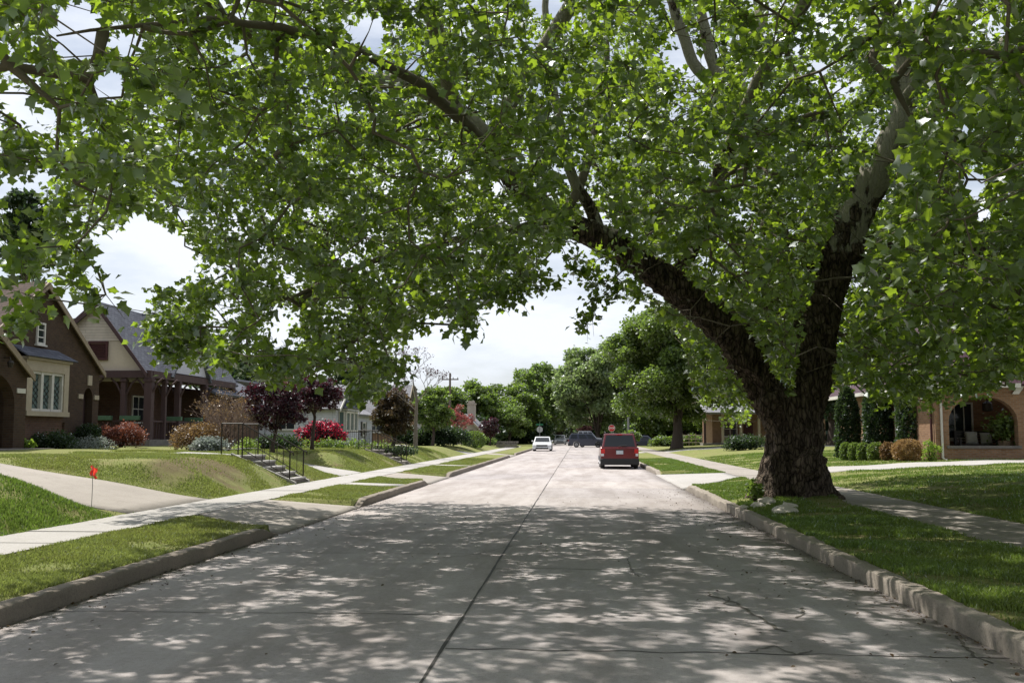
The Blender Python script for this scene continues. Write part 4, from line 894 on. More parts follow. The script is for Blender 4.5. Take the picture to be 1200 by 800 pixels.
def allowed(P, rad_px=12, g=R):
    px, py = proj(P); n = len(P); inv = P[:,1] > 1.0
    ok = py < np.interp(px, BOT_X, BOT_Y)-4+g.normal(0, 5, n)
    for (hx, hy, hr) in HOLES: ok &= (px-hx)**2+(py-hy)**2 > (hr+rad_px*.5)**2
    # keep the big limbs in view
    for poly, w_, Yl in (([(925,500),(862,400),(800,345),(705,282)], 20, 21.5), ([(945,500),(962,400),(985,300),(1025,215)], 24, 22), ([(1025,215),(1045,165),(1060,115),(1056,70)], 12, 22), ([(670,205),(700,262)], 12, 20.5), ([(785,0),(810,70)], 9, 22.5), ([(828,20),(838,80)], 9, 22.5), ([(500,110),(560,150)], 9, 18)):
        ok &= ~((seg_dist2(px, py, poly) < w_) & (P[:,1] < Yl+.4) & (P[:,1] > 1))
    sx = P[:,0]+.462*P[:,2]; sy = P[:,1]-.346*P[:,2]      # where the shade falls
    j = g.normal(0, .35, n)
    lim = np.where((sy > 15.0) & (sy < 24.5), -7.4, -4.9)
    ok &= (sx > lim+j) & (sy < np.where(sx > 4.6, 31, np.interp(sx, [-7,-4,4.6], [24.2,23.0,20.4]))+j*2.2)
    return ok
def envelope(n, g):
    P = np.stack([g.uniform(-13, 19, n), g.uniform(1.5, 31, n), g.uniform(2.4, 18, n)], 1)
    c = np.array([2.2, 15.2, 9.0]); r = np.array([14.5, 14, 8.6]); q = (P-c)/r; rr = np.linalg.norm(q, axis=1)
    lump = 1+.10*np.sin(P[:,0]*.9+P[:,1]*.5)+.08*np.sin(P[:,1]*1.3-P[:,2]*.9)
    rr2 = np.linalg.norm((P-np.array([11, 24, 8]))/np.array([8, 7, 5.8]), axis=1)
    ok = (rr < lump) | (rr2 < lump)
    ok &= (g.random(n) < np.where(rr < .5, .4, 1.0)*np.interp(P[:,2], [7.2, 9.8], [1.0, .05]))
    # the crown is carried high over the near part of the street
    ppx = proj(P)[0]; side = (ppx < 170) | (ppx > 1060)
    ok &= P[:,2] > np.where(side, np.interp(P[:,1], [2, 6, 8, 13, 18, 30], [6.5, 5.0, 3.0, 2.4, 2.2, 2.2]), np.interp(P[:,1], [2, 9, 11, 13.5, 18, 30], [7, 6.6, 5.6, 2.4, 2.2, 2.2]))
    return P[ok]
g = np.random.default_rng(5)
cand = envelope(150000, g); cand = cand[allowed(cand, g=g)]
g.shuffle(cand)
def thin(P, dmin):
    cell = {}; out = []
    for p in P:
        k = tuple((p//dmin).astype(int)); bad = False
        for i in (-1,0,1):
            for j in (-1,0,1):
                for l in (-1,0,1):
                    for q in cell.get((k[0]+i,k[1]+j,k[2]+l), ()):
                        if (p[0]-q[0])**2+(p[1]-q[1])**2+(p[2]-q[2])**2 < dmin*dmin: bad = True; break
                    if bad: break
                if bad: break
            if bad: break
        if not bad: cell.setdefault(k, []).append(p); out.append(p)
    return np.array(out)
clus = thin(cand, .705)
low = np.stack([g.uniform(2.8, 5.6, 260), g.normal(26.5, 1.1, 260), g.uniform(1.9, 5.6, 260)], 1)   # low sunlit shoots behind the trunk
lp = proj(low); low = low[(lp[0] > 805) & (lp[0] < 890)]
n_main = len(clus); clus = np.concatenate([clus, thin(low, .6)])
print('clusters', len(clus))
# ragged hanging ends below the main mass
hang = []
for i in range(46):
    hx = g.uniform(176, 650); hy = np.interp(hx, BOT_X, BOT_Y)+g.uniform(-10, 10); hang.append(at(hx, hy, g.uniform(12.5, 19)))
for hx, hy in ((742,292),(735,312),(728,330),(716,338),(704,330),(696,312),(700,348),(694,368),(688,380),(712,300),(672,318),(676,300),(640,330),(18,380),(124,345),(185,398),(192,412),(190,376),(204,396),(214,408),(222,384),(236,402),(198,350)):
    hang.append(at(hx, hy, 16.5 if hx > 600 else (15.0 if hx > 150 else 9.5)))
n_hang0 = len(clus); clus = np.concatenate([clus, np.array(hang)]); is_hang = np.arange(len(clus)) >= n_hang0
# skeleton: attach every cluster to the nearest wood already there
nodes = []; par = []; fixed = []
for pts, rad in limbs:
    last = -1
    for i in range(len(pts)-1):
        a, b = np.array(pts[i]), np.array(pts[i+1]); k = max(1, int(np.linalg.norm(b-a)/.5))
        for j in range(k):
            nodes.append(a+(b-a)*j/k); par.append(-1); fixed.append(rad[i]+(rad[i+1]-rad[i])*j/k)
cap_ = len(nodes)+len(clus)*14; NP = np.zeros((cap_, 3)); nn_ = len(nodes); NP[:nn_] = nodes
parr = np.full(cap_, -1); cnt = np.zeros(cap_); isfix = np.zeros(cap_, bool); isfix[:nn_] = True
n_fixed = nn_; usable = np.zeros(cap_, bool); usable[:nn_] = NP[:nn_, 2] > 2.8
d0 = np.array([np.min(np.linalg.norm(NP[:n_fixed][usable[:n_fixed]]-c, axis=1)) for c in clus]); order = np.argsort(d0)
ends = []; end_h = []
for ci in order:
    c = clus[ci]; dv = NP[:nn_]-c; dist = np.linalg.norm(dv, axis=1)+.35*np.maximum(0, dv[:,2])+np.where(usable[:nn_], 0, 1e6)
    b = int(np.argmin(dist)); p = NP[b]; dl = np.linalg.norm(c-p); k = max(2, int(dl/.35)); prev = b
    side = g.normal(0, .12*dl, 3)
    if parr[b] >= 0: inertia = norm(NP[b]-NP[parr[b]])
    else: inertia = np.array([0,0,.4])
    path = []
    for j in range(1, k+1):
        t = j/k; q = p+(c-p)*t+side*math.sin(math.pi*t)+inertia*.25*dl*math.sin(math.pi*t)*(1-t)+g.normal(0, .055, 3)*(t < 1); path.append(q)
    path = np.array(path); qx, qy = proj(path); bad = qy > np.interp(qx, BOT_X, BOT_Y)+2
    for (hx, hy, hr) in HOLES: bad |= (qx-hx)**2+(qy-hy)**2 < (hr*.8)**2
    if (bad & (path[:,1] > 1)).sum() > 2 and ci < n_main: continue
    for q in path: NP[nn_] = q; parr[nn_] = prev; usable[nn_] = True; prev = nn_; nn_ += 1
    ends.append(prev); end_h.append(is_hang[ci])
# pipe model radii
for e_ in ends:
    k = e_
    while k >= 0: cnt[k] += 1; k = parr[k]
rad_ = .0058*np.maximum(cnt, 1)**.46
# branch meshes: one short tapered prism per skeleton segment (vectorised)
def prisms(A_, B_, ra, rb, k=5):
    d = norm(B_-A_); ref = np.where(np.abs(d[:,2:3]) < .9, np.array([[0,0,1.0]]), np.array([[1.0,0,0]])); s = norm(np.cross(d, ref)); t = np.cross(d, s)
    n = len(A_); an = np.arange(k)*2*math.pi/k; cs, sn = np.cos(an)[None,:,None], np.sin(an)[None,:,None]
    ring = s[:,None,:]*cs+t[:,None,:]*sn
    V = np.concatenate([A_[:,None,:]+ring*ra[:,None,None], B_[:,None,:]+ring*rb[:,None,None]], 1).reshape(-1, 3)
    f = np.array([(j, (j+1)%k, k+(j+1)%k, k+j) for j in range(k)]); F = (np.arange(n)*2*k)[:,None,None]+f[None]
    return V, F.reshape(-1, 4)
idx = np.arange(n_fixed, nn_); pa = parr[idx]
rp_ = np.where(pa >= n_fixed, rad_[pa], np.minimum(rad_[idx]*1.4, .09)); V, Fq = prisms(NP[pa], NP[idx], np.minimum(rp_, .1), np.minimum(rad_[idx], .1), 5)
me = fastmesh('branches', V, Fq, M['upper_bark']); me.shade_smooth(); link('branch', me, syc)
for pts, rad in limbs[5:]:
    m_ = MB(); P_ = [Vector(p) for p in pts]; Q=[P_[0]]; RR=[rad[0]]
    for i in range(len(P_)-1):
        a = P_[max(i-1,0)]; b = P_[i]; c = P_[i+1]; d = P_[min(i+2, len(P_)-1)]
        for t in (.25, .5, .75, 1.0):
            q = .5*((2*b)+(-a+c)*t+(2*a-5*b+4*c-d)*t*t+(-a+3*b-3*c+d)*t**3)
            q += Vector(noise.noise_vector(q*1.3))*.06; Q.append(q); RR.append(rad[i]+(rad[i+1]-rad[i])*t)
    m_.tube(Q, RR, 10); m_.build('limb', M['bark'] if rad[0] > .13 else M['upper_bark'], syc, smooth=True)
# twigs and leaves
end_h = np.array(end_h); CE = NP[np.array(ends)]; PE = NP[parr[np.array(ends)]]; nc = len(CE)
TW = 7; base = np.repeat(CE, TW, 0); dirn = norm(g.normal(0, 1, (nc*TW, 3))*np.array([1,1,.55])+np.repeat(norm(CE-PE), TW, 0)*.5+np.array([0,0,.05]))
tl = g.uniform(.25, .62, nc*TW)*np.where(np.repeat(end_h, TW), .6, 1)
tipP = base+dirn*tl[:,None]+np.array([0,0,-.12])*tl[:,None]
kt = allowed(tipP, 6, g) & allowed((base+tipP)/2, 6, g); kt |= np.repeat(end_h, TW); V, Fq = prisms(base[kt], tipP[kt], np.full(kt.sum(), .005), np.full(kt.sum(), .002), 3)
link('twig', fastmesh('twigs', V, Fq, M['upper_bark']), syc)
LPT = 12; tt = np.tile((np.arange(LPT)+.8)/LPT, nc*TW)+g.normal(0, .03, nc*TW*LPT)
b2 = np.repeat(base, LPT, 0); t2 = np.repeat(tipP, LPT, 0); LP_ = b2+(t2-b2)*tt[:,None]+g.normal(0, .075, (nc*TW*LPT, 3))
keep = allowed(LP_, 0, g) | (np.repeat(end_h, TW*LPT) & (g.random(len(LP_)) < .5)); LP_ = LP_[keep]; od = (t2-b2)[keep]
print('leaves', len(LP_))
leaves('crown', LP_, .098, M['leaf'], syc, 'star', up=.9, jit=.72, droop=.5, out=od, szvar=.35)
# ------------------------------------------------------------ other trees
def T(name, label, px, Y, py_top, width_px, py_cb, leafm, leafs, dens, seed, **k):
    p = at(px, 500, Y); x = p[0]; z0 = float(gz(x, Y)) if Y < 118 else 0.0
    top = at(px, py_top, Y)[2]-z0; cb = at(px, py_cb, Y)[2]-z0
    return tree(name, label, x, Y, top, width_px/FPX*Y, max(cb, .3), leafm, leafs, dens, seed, base=z0, **k)
T('round_crowned_tree', 'large round crowned tree with thick straight trunk on the lawn, right of the red car', 793, 88, 352, 168, 503, M['leaf_mid'], .24, 900, 3, lobes=58, lobe=.27, tr=.48)
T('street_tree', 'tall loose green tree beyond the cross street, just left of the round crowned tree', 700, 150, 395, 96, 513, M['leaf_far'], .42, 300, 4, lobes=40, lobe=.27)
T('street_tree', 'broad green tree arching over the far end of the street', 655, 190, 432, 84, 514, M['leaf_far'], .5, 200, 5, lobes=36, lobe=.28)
T('street_tree', 'tallest pale green tree of the far left row, above the street name sign', 632, 165, 420, 70, 514, M['leaf_light'], .42, 260, 6, lobes=36, lobe=.26)
T('street_tree', 'rounded dark tree behind the light green lawn tree', 600, 150, 446, 84, 516, M['leaf_mid'], .4, 260, 7, lobes=34, lobe=.3)
T('street_tree', 'dark green tree behind the roof of the pale cottage', 556, 140, 446, 70, 512, M['leaf_mid'], .4, 260, 8, lobes=34, lobe=.3)
T('street_tree', 'low dark tree left of the utility pole on the left', 522, 135, 450, 60, 512, M['leaf_mid'], .4, 260, 9, lobes=30, lobe=.3)
T('lawn_tree', 'low rounded light green tree on the far left lawn', 596, 140, 471, 56, 514, M['leaf_light'], .26, 420, 10, lobes=30, lobe=.3)
T('mauve_blossom_tree', 'mauve leaved tree at the far end of the street behind the parked cars', 685, 172, 488, 20, 512, M['leaf_mauve'], .35, 260, 11, lobes=20, lobe=.35)
for i, (px, Y, pt, wd, cb, mt, lab) in enumerate([
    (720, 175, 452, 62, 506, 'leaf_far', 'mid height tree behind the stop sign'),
    (668, 230, 455, 60, 508, 'leaf_dark', 'dark tree closing the far end of the street'),
    (765, 155, 470, 60, 512, 'leaf_light', 'light green tree behind the grey pole, seen under the round crowned tree'),
    (800, 160, 462, 70, 512, 'leaf_light', 'light green tree seen behind the thick straight trunk'),
    (845, 150, 440, 90, 510, 'leaf_mid', 'mid green tree behind the far porch on the right'),
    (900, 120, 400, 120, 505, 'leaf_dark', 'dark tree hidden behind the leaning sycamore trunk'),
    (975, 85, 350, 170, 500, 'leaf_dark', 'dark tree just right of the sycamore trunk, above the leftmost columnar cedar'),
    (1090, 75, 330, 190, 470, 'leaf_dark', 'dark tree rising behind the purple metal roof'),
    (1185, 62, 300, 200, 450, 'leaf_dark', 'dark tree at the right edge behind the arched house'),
    (478, 120, 452, 60, 512, 'leaf_dark', 'dark tree behind the thin bare tree'),
    (740, 118.5, 505, 22, 516, 'leaf_mid', 'small bush like tree beside the red car on the corner lawn')]):
    T('background_tree', lab, px, Y, pt, wd, cb, M[mt], .42 if Y > 100 else .32, 220 if Y > 100 else 300, 30+i, lobes=34, lobe=.3)
for i, (px, Y, pt, wd, lab) in enumerate([
    (646, 215, 462, 60, 'dark green tree low at the end of the street, left of centre'), (612, 175, 470, 60, 'dark green tree behind the white car'),
    (578, 165, 466, 56, 'dark tree between the lawn tree and the pale cottage'), (540, 158, 460, 60, 'dark tree between utility pole and pale cottage'),
    (500, 150, 462, 60, 'dark tree behind the bright green sapling'), (450, 110, 452, 60, 'dark tree behind the white sided house end'),
    (700, 210, 470, 50, 'dark tree behind the crossing cars'), (735, 200, 460, 60, 'dark tree behind the stop sign post, far back'),
    (780, 190, 474, 80, 'dark tree far behind the thick straight trunk'), (835, 185, 462, 80, 'dark tree far behind the pale rail fence'),
    (890, 170, 440, 110, 'dark tree far behind the sycamore trunk'), (686, 260, 478, 50, 'hazy tree exactly at the end of the street')]):
    T('background_tree', lab, px, Y, pt, wd, 516, M['leaf_dark' if i % 3 else 'leaf_mid'], .5, 170, 130+i, lobes=34, lobe=.32)
for i, (px, Y, hh, rx, lab) in enumerate([
    (515, 150, 4.5, 6, 'dark thicket behind the clipped hedge on the left'), (560, 135, 4, 5, 'dark thicket behind the pale cottage'), (612, 150, 3.5, 5, 'dark thicket between lawn tree and white car'),
    (640, 200, 4, 5, 'dark thicket left of the far end of the street'), (715, 175, 4, 7, 'dark thicket behind the stop sign'), (760, 160, 3.6, 6, 'dark thicket behind the grey pole'),
    (815, 165, 4.5, 8, 'dark thicket behind the pale rail fence'), (878, 140, 4.5, 7, 'dark thicket behind the sycamore trunk'), (676, 270, 6, 12, 'dark thicket closing the street end'), (470, 120, 3.5, 5, 'dark thicket behind the olive brown tree'), (940, 110, 5, 8, 'dark thicket right of the sycamore trunk')]):
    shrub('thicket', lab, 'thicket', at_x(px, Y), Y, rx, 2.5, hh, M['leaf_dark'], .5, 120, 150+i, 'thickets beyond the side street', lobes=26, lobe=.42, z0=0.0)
T('cedar_tree', 'dark dense cedar rising behind the white sided house', 412, 84, 415, 52, 480, M['leaf_dark'], .3, 420, 50, lobes=30, lobe=.3, cat='tree')
T('cedar_tree', 'dark cedar behind the roof of the cream sided house', 280, 75, 415, 110, 480, M['leaf_dark'], .3, 300, 51, lobes=30, lobe=.3)
T('pine_tree', 'tall dark pine behind the brown brick cottage, top seen through the sycamore leaves', 22, 62, 214, 70, 330, M['leaf_dark'], .3, 420, 52, lobes=34, lobe=.28)
T('pine_tree', 'slim dark evergreen top between the cottage gable and the slate roof', 84, 66, 366, 22, 440, M['leaf_dark'], .25, 500, 53, lobes=14, lobe=.35)
T('purple_leaf_tree', 'small plum purple tree beside the stair railing, left of the pair', 320, 37.5, 442, 82, 508, M['leaf_plum'], .10, 2600, 54, lobes=26, lobe=.3, group='purple leaf trees by the steps', tr=.07, outline='br')
T('purple_leaf_tree', 'small plum purple tree above the crimson bush, right of the pair', 366, 41, 436, 78, 488, M['leaf_plum'], .10, 2600, 55, lobes=26, lobe=.3, group='purple leaf trees by the steps', tr=.07, outline='br')
T('olive_tree', 'dense olive brown leaved tree just left of the thin bare tree', 461, 60, 452, 52, 524, M['leaf_olive'], .14, 1700, 56, lobes=40, lobe=.32, tr=.1)
T('oak_sapling', 'bright mid green tree between the thin bare tree and the pink leaved tree', 507, 76, 452, 52, 508, M['leaf_mid'], .2, 900, 57, lobes=34, lobe=.3, tr=.12)
T('pink_leaf_tree', 'slender tree with pink red leaves in front of the pale cottage', 535, 88, 470, 44, 512, M['leaf_pink'], .16, 520, 58, lobes=18, lobe=.28, tr=.08)
T('red_leaf_tree', 'small dark red tree right of the pale cottage', 574, 104, 488, 24, 516, M['leaf_plum'], .18, 700, 59, lobes=18, lobe=.35, tr=.08)
# thin, almost leafless tree
bx_, by_ = at(487, 521, 58.0)[0], 58.0; bz = float(gz(bx_, by_)); e = empty('thin_bare_tree', (bx_, by_, bz), 'thin tall nearly leafless tree on the left lawn beside the olive brown tree', 'tree')
m_ = MB(); m_.tube([(bx_,by_,bz-.1),(bx_,by_,bz+1.5),(bx_+.05,by_,bz+2.8),(bx_-.05,by_,bz+3.6)], [.14,.10,.08,.05], 8); rr = random.Random(4); tips = []
def grow(p, d, l, r, n, rnd=rr):
    q = p+d*l; mid = p+d*l*.5+Vector((rnd.uniform(-1,1),rnd.uniform(-1,1),rnd.uniform(-.5,1)))*l*.08; m_.tube([p, mid, q], [r, r*.85, r*.7], 5)
    if n == 0: tips.append(q); return
    for _ in range(3 if n > 1 else 2): grow(q, (d+Vector((rnd.uniform(-.8,.8), rnd.uniform(-.8,.8), rnd.uniform(-.15,.5)))).normalized(), l*rnd.uniform(.62,.82), r*.62, n-1)
grow(Vector((bx_-.05,by_,bz+3.4)), Vector((-.2,.1,1)).normalized(), .85, .05, 5); grow(Vector((bx_+.05,by_,bz+2.6)), Vector((.6,0,.8)).normalized(), .8, .04, 5); grow(Vector((bx_,by_,bz+2.2)), Vector((-.7,0,.6)).normalized(), .75, .04, 5)
m_.build('trunk', M['bark_pale'], e); tp = np.array([tuple(t) for t in tips]); leaves('crown', tp+R.normal(0, .1, tp.shape), .10, M['leaf_plum'], e)

# ------------------------------------------------------------ shrubs and hedges
shrub('barberry_hedge', 'clipped russet topped hedge in front of the dark timber porch', 'hedge', at_x(141, 39), 39, 1.35, .7, 1.05, M['leaf_brick'], .07, 2600, 61, lobes=22, lobe=.4)
shrub('rusty_shrub', 'low golden brown shrub left of the stair railing', 'shrub', at_x(232, 36), 36, 1.15, .8, 1.0, M['leaf_gold'], .07, 2400, 62, lobes=20, lobe=.42)
e = None
# bare twiggy shrub
x, y = at_x(268, 36.5), 36.5; z0 = float(gz(x, y)); e = empty('twiggy_shrub', (x, y, z0), 'tall pale twiggy shrub with few leaves behind the top of the stairs', 'shrub'); m_ = MB(); rr = random.Random(9)
tips = []
for k in range(26):
    a = rr.uniform(0, 6.28); d = Vector((math.cos(a)*rr.uniform(.1,.9), math.sin(a)*rr.uniform(.1,.7), 1.2)).normalized(); grow(Vector((x,y,z0)), d, rr.uniform(.55,.95), .018, 3, rr)
m_.build('stem', M['twig'], e); tp = np.array([tuple(t) for t in tips]); leaves('foliage', np.repeat(tp, 2, 0)+R.normal(0, .05, (len(tp)*2, 3)), .055, M['leaf_gold'], e)
shrub('lavender_plant', 'low silvery blue plant beside the top stair', 'plant', at_x(243, 32), 32, .75, .5, .42, M['leaf_silver'], .07, 3800, 63, lobes=16, stems=False)
shrub('variegated_shrub', 'small yellow green shrub inside the stair railing', 'shrub', at_x(291, 33.5), 33.5, .35, .35, .85, M['leaf_lime'], .06, 4200, 64, lobes=10)
shrub('azalea_bush', 'crimson flowering bush in front of the white sided house', 'bush', at_x(374, 50), 50, 1.5, 1.0, 1.25, M['leaf_plum'], .09, 2200, 65, lobes=26, lobe=.38, bloom=M['bloom'])
shrub('low_green_plant', 'small bright lime green plant at the foot of the brick cottage wall', 'plant', at_x(28, 31), 31, .38, .3, .28, M['leaf_lime'], .08, 5200, 66, lobes=9, stems=False)
shrub('foundation_shrub', 'dark green shrub under the narrow arched door of the cottage', 'shrub', at_x(103, 37.8), 37.8, .55, .5, .95, M['leaf_dark'], .08, 3600, 67, lobes=12)
shrub('lavender_plant', 'dusty grey green plant left of the russet hedge', 'plant', at_x(100, 35), 35, 1.1, .4, .42, M['leaf_silver'], .06, 1500, 68, lobes=12, stems=False)
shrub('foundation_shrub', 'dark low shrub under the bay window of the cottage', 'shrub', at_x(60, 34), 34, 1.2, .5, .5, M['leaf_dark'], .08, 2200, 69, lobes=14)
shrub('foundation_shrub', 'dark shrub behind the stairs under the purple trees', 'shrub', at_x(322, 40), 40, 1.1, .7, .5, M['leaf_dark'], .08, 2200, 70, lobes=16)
shrub('hedge', 'clipped dark green hedge between the olive brown tree and the round bush', 'hedge', at_x(505, 78), 78, 3.3, 1.0, 1.5, M['leaf_dark'], .16, 1200, 71, lobes=34, lobe=.36)
shrub('iris_bed', 'row of low green iris leaves below the crimson bush', 'plants', at_x(390, 47.5), 47.5, 3.4, .35, .32, M['leaf_mid'], .09, 700, 72, lobes=46, lobe=.22, stems=False)
x, y = at_x(424, 58), 58.0
topiary('round_bush', 'round clipped green bush on the left lawn in front of the hedge', 'bush', at_x(555, 85), 85, .95, 1.35, M['leaf_mid'], .10, 4200, 73)
shrub('foundation_shrub', 'lime green shrub beside the pale cottage wall', 'shrub', at_x(568, 106), 106, 1.1, .8, 1.2, M['leaf_light'], .15, 1200, 74, lobes=14)
shrub('ground_cover', 'strip of dark ivy running down the slope beside the low railing', 'ivy', -8.9, 47.6, 1.5, .55, .32, M['leaf_dark'], .08, 2600, 75, lobes=26, lobe=.32, stems=False)
shrub('corner_hedge', 'long low hedge along the side street, right of the red car', 'hedge', at_x(800, 117), 117, 5.2, .8, 1.1, M['leaf_mid'], .2, 650, 76, lobes=40, lobe=.28)
shrub('foundation_shrub', 'dark shrubbery in front of the white railed yard, left of the sycamore trunk', 'shrub', at_x(868, 70), 70, 1.7, .9, 1.0, M['leaf_dark'], .12, 1400, 77, lobes=18)
# right: three columnar cedars and clipped balls in front of the brick house
for i, (px, wpx, pyt, Y) in enumerate(((994, 25, 462, 46), (1029, 29, 455, 44), (1073, 38, 440, 41.5))):
    z = float(gz(at_x(px, Y), Y)); hgt = at(px, pyt-8, Y)[2]-z
    topiary('columnar_cedar', ['narrow columnar cedar, nearest the sycamore trunk of the three', 'middle one of the three columnar cedars', 'widest columnar cedar, next to the porch corner'][i], 'cedar', at_x(px, Y), Y, wpx/FPX*Y/2, hgt, M['leaf_dark'], .10, 9000, 80+i, 'columnar cedars by the brick wall', True)
for i, (px, wpx, Y, mt, lab) in enumerate(((991, 12, 43.2, 'leaf_mid', 'smallest clipped green ball, left end of the row'), (1001, 12, 42.6, 'leaf_mid', 'clipped green ball, second from the left end of the row'), (1011.5, 13, 42, 'leaf_mid', 'clipped green ball, third from the left of the row'),
                                 (1026, 17, 41.2, 'leaf_mid', 'largest clipped green ball below the middle cedar'), (1041, 16, 40.5, 'leaf_gold', 'clipped ball gone brownish, left of the big tan ball'), (1063, 29, 39.3, 'leaf_tan', 'big tan ball bush near the porch corner'))):
    hh = {29: 24}.get(wpx, 20)
    topiary('boxwood_ball', lab, 'bush', at_x(px, Y), Y, wpx/FPX*Y/2*1.08, hh/FPX*Y, M[mt], .05, 4200 if wpx < 20 else 8000, 90+i, 'clipped balls in front of the brick house')
shrub('golden_shrub', 'loose yellow green shrub against the porch corner', 'shrub', at_x(1090, 38), 38.0, .3, .25, .8, M['leaf_lime'], .07, 4200, 97, lobes=10)
# potted plant in the porch
px_ = at(1178, 510, YR+.9)[0]; e = empty('potted_plant', (px_, YR+.9, fz), 'leafy plant in a pale tapered pot inside the right hand brick arch', 'plant')
m_ = MB(); m_.tube([(px_,YR+.9,fz),(px_,YR+.9,fz+.05),(px_,YR+.9,fz+.52),(px_,YR+.9,fz+.6)], [.17,.18,.26,.28], 12); m_.build('pot', M['terracotta'], e)
leaves('foliage', np.array([px_, YR+.9, fz+1.1])+R.normal(0, 1, (700, 3))*np.array([.3,.3,.27]), .13, M['leaf_mid'], e, 'br')
m_ = MB(); lx = at(1157, 475, YR+1.2)[0]; lz = at(1157, 476, YR+1.2)[2]; m_.tube([(lx,YR+1.2,zev-.02),(lx,YR+1.2,lz+.2)], .012, 5); m_.tube([(lx,YR+1.2,lz+.22),(lx,YR+1.2,lz+.12),(lx,YR+1.2,lz-.15),(lx,YR+1.2,lz-.2)], [.03,.17,.2,.06], 10)
tag(m_.build('hanging_lantern', M['iron']), 'dark round lantern hanging in the right hand brick arch', 'lantern')  # iron lantern on a rod under the porch arch
# sprouts at the trunk foot
sp_ = at(884, 575, 21.0); shrub('sucker_shoots', 'leafy green shoots at the left foot of the sycamore trunk', 'shoots', sp_[0], 20.95, .16, .14, .5, M['leaf_mid'], .09, 1500, 98, lobes=8, outline='star')

# ------------------------------------------------------------ garden stairs and railings
def stairs(label, ys, x0, x1, n, mat):
    z0 = .22; z1 = float(gz(x1-.3, (ys[0]+ys[1])/2))+.03; e = empty('garden_stairs', ((x0+x1)/2, (ys[0]+ys[1])/2, z0), label, 'stairs')
    for i in range(n):
        xa = x0-(x0-x1)*i/n; xb = x0-(x0-x1)*(i+1)/n-.04; zt = z0+(z1-z0)*(i+1)/n
        q = MB(); q.box(xb, xa, ys[0], ys[1], z0-.3, zt-.055); q.build('riser', M['stone'], e)
        q = MB(); q.box(xb, xa+.03, ys[0], ys[1], zt-.053, zt); q.build('step', mat, e, .008)
    for yy in (ys[0]-.14, ys[1]+.004):
        q = MB(); q.add([(x0+.1,yy,z0-.2),(x0+.1,yy,z0+.06),(x1-.25,yy,z1+.06),(x1-.25,yy,z0-.2),(x0+.1,yy+.136,z0-.2),(x0+.1,yy+.136,z0+.06),(x1-.25,yy+.136,z1+.06),(x1-.25,yy+.136,z0-.2)],
                        [(0,1,2,3),(7,6,5,4),(0,4,5,1),(1,5,6,2),(2,6,7,3),(3,7,4,0)]); q.build('stringer', mat, e)
    return z0, z1
def handrail(label, y, x0, x1, z0, z1, flat_, h=.86, group=None, n=9):
    e = empty('handrail', (x0, y, z0), label, 'railing', group)
    q = MB(); tp = [(x0, y, z0+h), (x1, y, z1+h), (x1-flat_, y, z1+h)]; q.tube(tp, .022, 6); q.tube([(x0,y,z0+h),(x0+.09,y,z0+h-.03),(x0+.1,y,z0+h-.12)], .018, 6); q.build('rail', M['iron'], e)
    q = MB(); q.tube([(x0, y, z0+.14), (x1, y, z1+.14), (x1-flat_, y, z1+.14)], .013, 5); q.build('bottom_rail', M['iron'], e)
    for (x, z) in ((x0, z0), (x1, z1), (x1-flat_, z1)):
        q = MB(); q.tube([(x, y, z-.1), (x, y, z+h)], .022, 6); q.build('post', M['iron'], e)
    for i in range(1, n):
        t = i/n; x = x0+(x1-x0)*t; z = z0+(z1-z0)*t; q = MB(); q.tube([(x,y,z+.14),(x,y,z+h)], .0085, 5); q.build('baluster', M['iron'], e)
    for i in range(1, 5):
        x = x1-flat_*i/5; q = MB(); q.tube([(x,y,z1+.14),(x,y,z1+h)], .0085, 5); q.build('baluster', M['iron'], e)
z0, z1 = stairs('flight of five concrete garden stairs with iron railings rising from the left sidewalk', STEP_Y, -8.0, -9.5, 5, M['walk'])
handrail('nearer black iron handrail of the five garden stairs', STEP_Y[0]-.07, -8.08, -9.45, z0+.05, z1+.03, .6, n=7)
handrail('farther black iron handrail of the five garden stairs', STEP_Y[1]+.07, -8.08, -9.45, z0+.05, z1+.03, .6, n=7)
z0, z1 = stairs('small far flight of stairs in the slope in front of the white sided house', STEP2_Y, -8.0, -9.5, 4, M['walk_old'])
handrail('low black handrail of the small far stairs beside the ivy', STEP2_Y[0]-.07, -8.08, -9.45, z0+.05, z1+.03, .6)
handrail('black handrail on the far side of the small far stairs', STEP2_Y[1]+.07, -8.08, -9.45, z0+.05, z1+.03, .6)
# low picket railing in front of the white house
e = empty('low_iron_fence', (at_x(440, 56), 56, gz(-13,56)), 'low black iron picket fence in front of the bay window', 'fence'); q = MB()
xa, xb = at_x(398, 56), at_x(432, 56); zz = float(gz((xa+xb)/2, 56))
q.box(xa, xb, 55.98, 56.02, zz+.82, zz+.86); q.box(xa, xb, 55.98, 56.02, zz+.12, zz+.16); q.build('rail', M['iron'], e); q = MB()
k = 14
for i in range(k+1): x = xa+(xb-xa)*i/k; q.tube([(x,56,zz-.05),(x,56,zz+.95)], .012, 4)
q.build('picket', M['iron'], e)['kind'] = 'stuff'
# small wall at far left corner
q = MB(); xa, xb = at_x(583, 105), at_x(606, 105); rr = random.Random(3)
for r_ in range(3):
    x = xa+rr.uniform(-.2, 0)
    while x < xb: w2 = rr.uniform(.25,.45); q.box(x, x+w2-.02, 105-rr.uniform(0,.06), 105.35, .1+r_*.22+.15, .1+r_*.22+.35); x += w2
tag(q.build('stone_wall', M['stone'], None, .02), 'short low stone wall beside the far left driveway', 'wall')
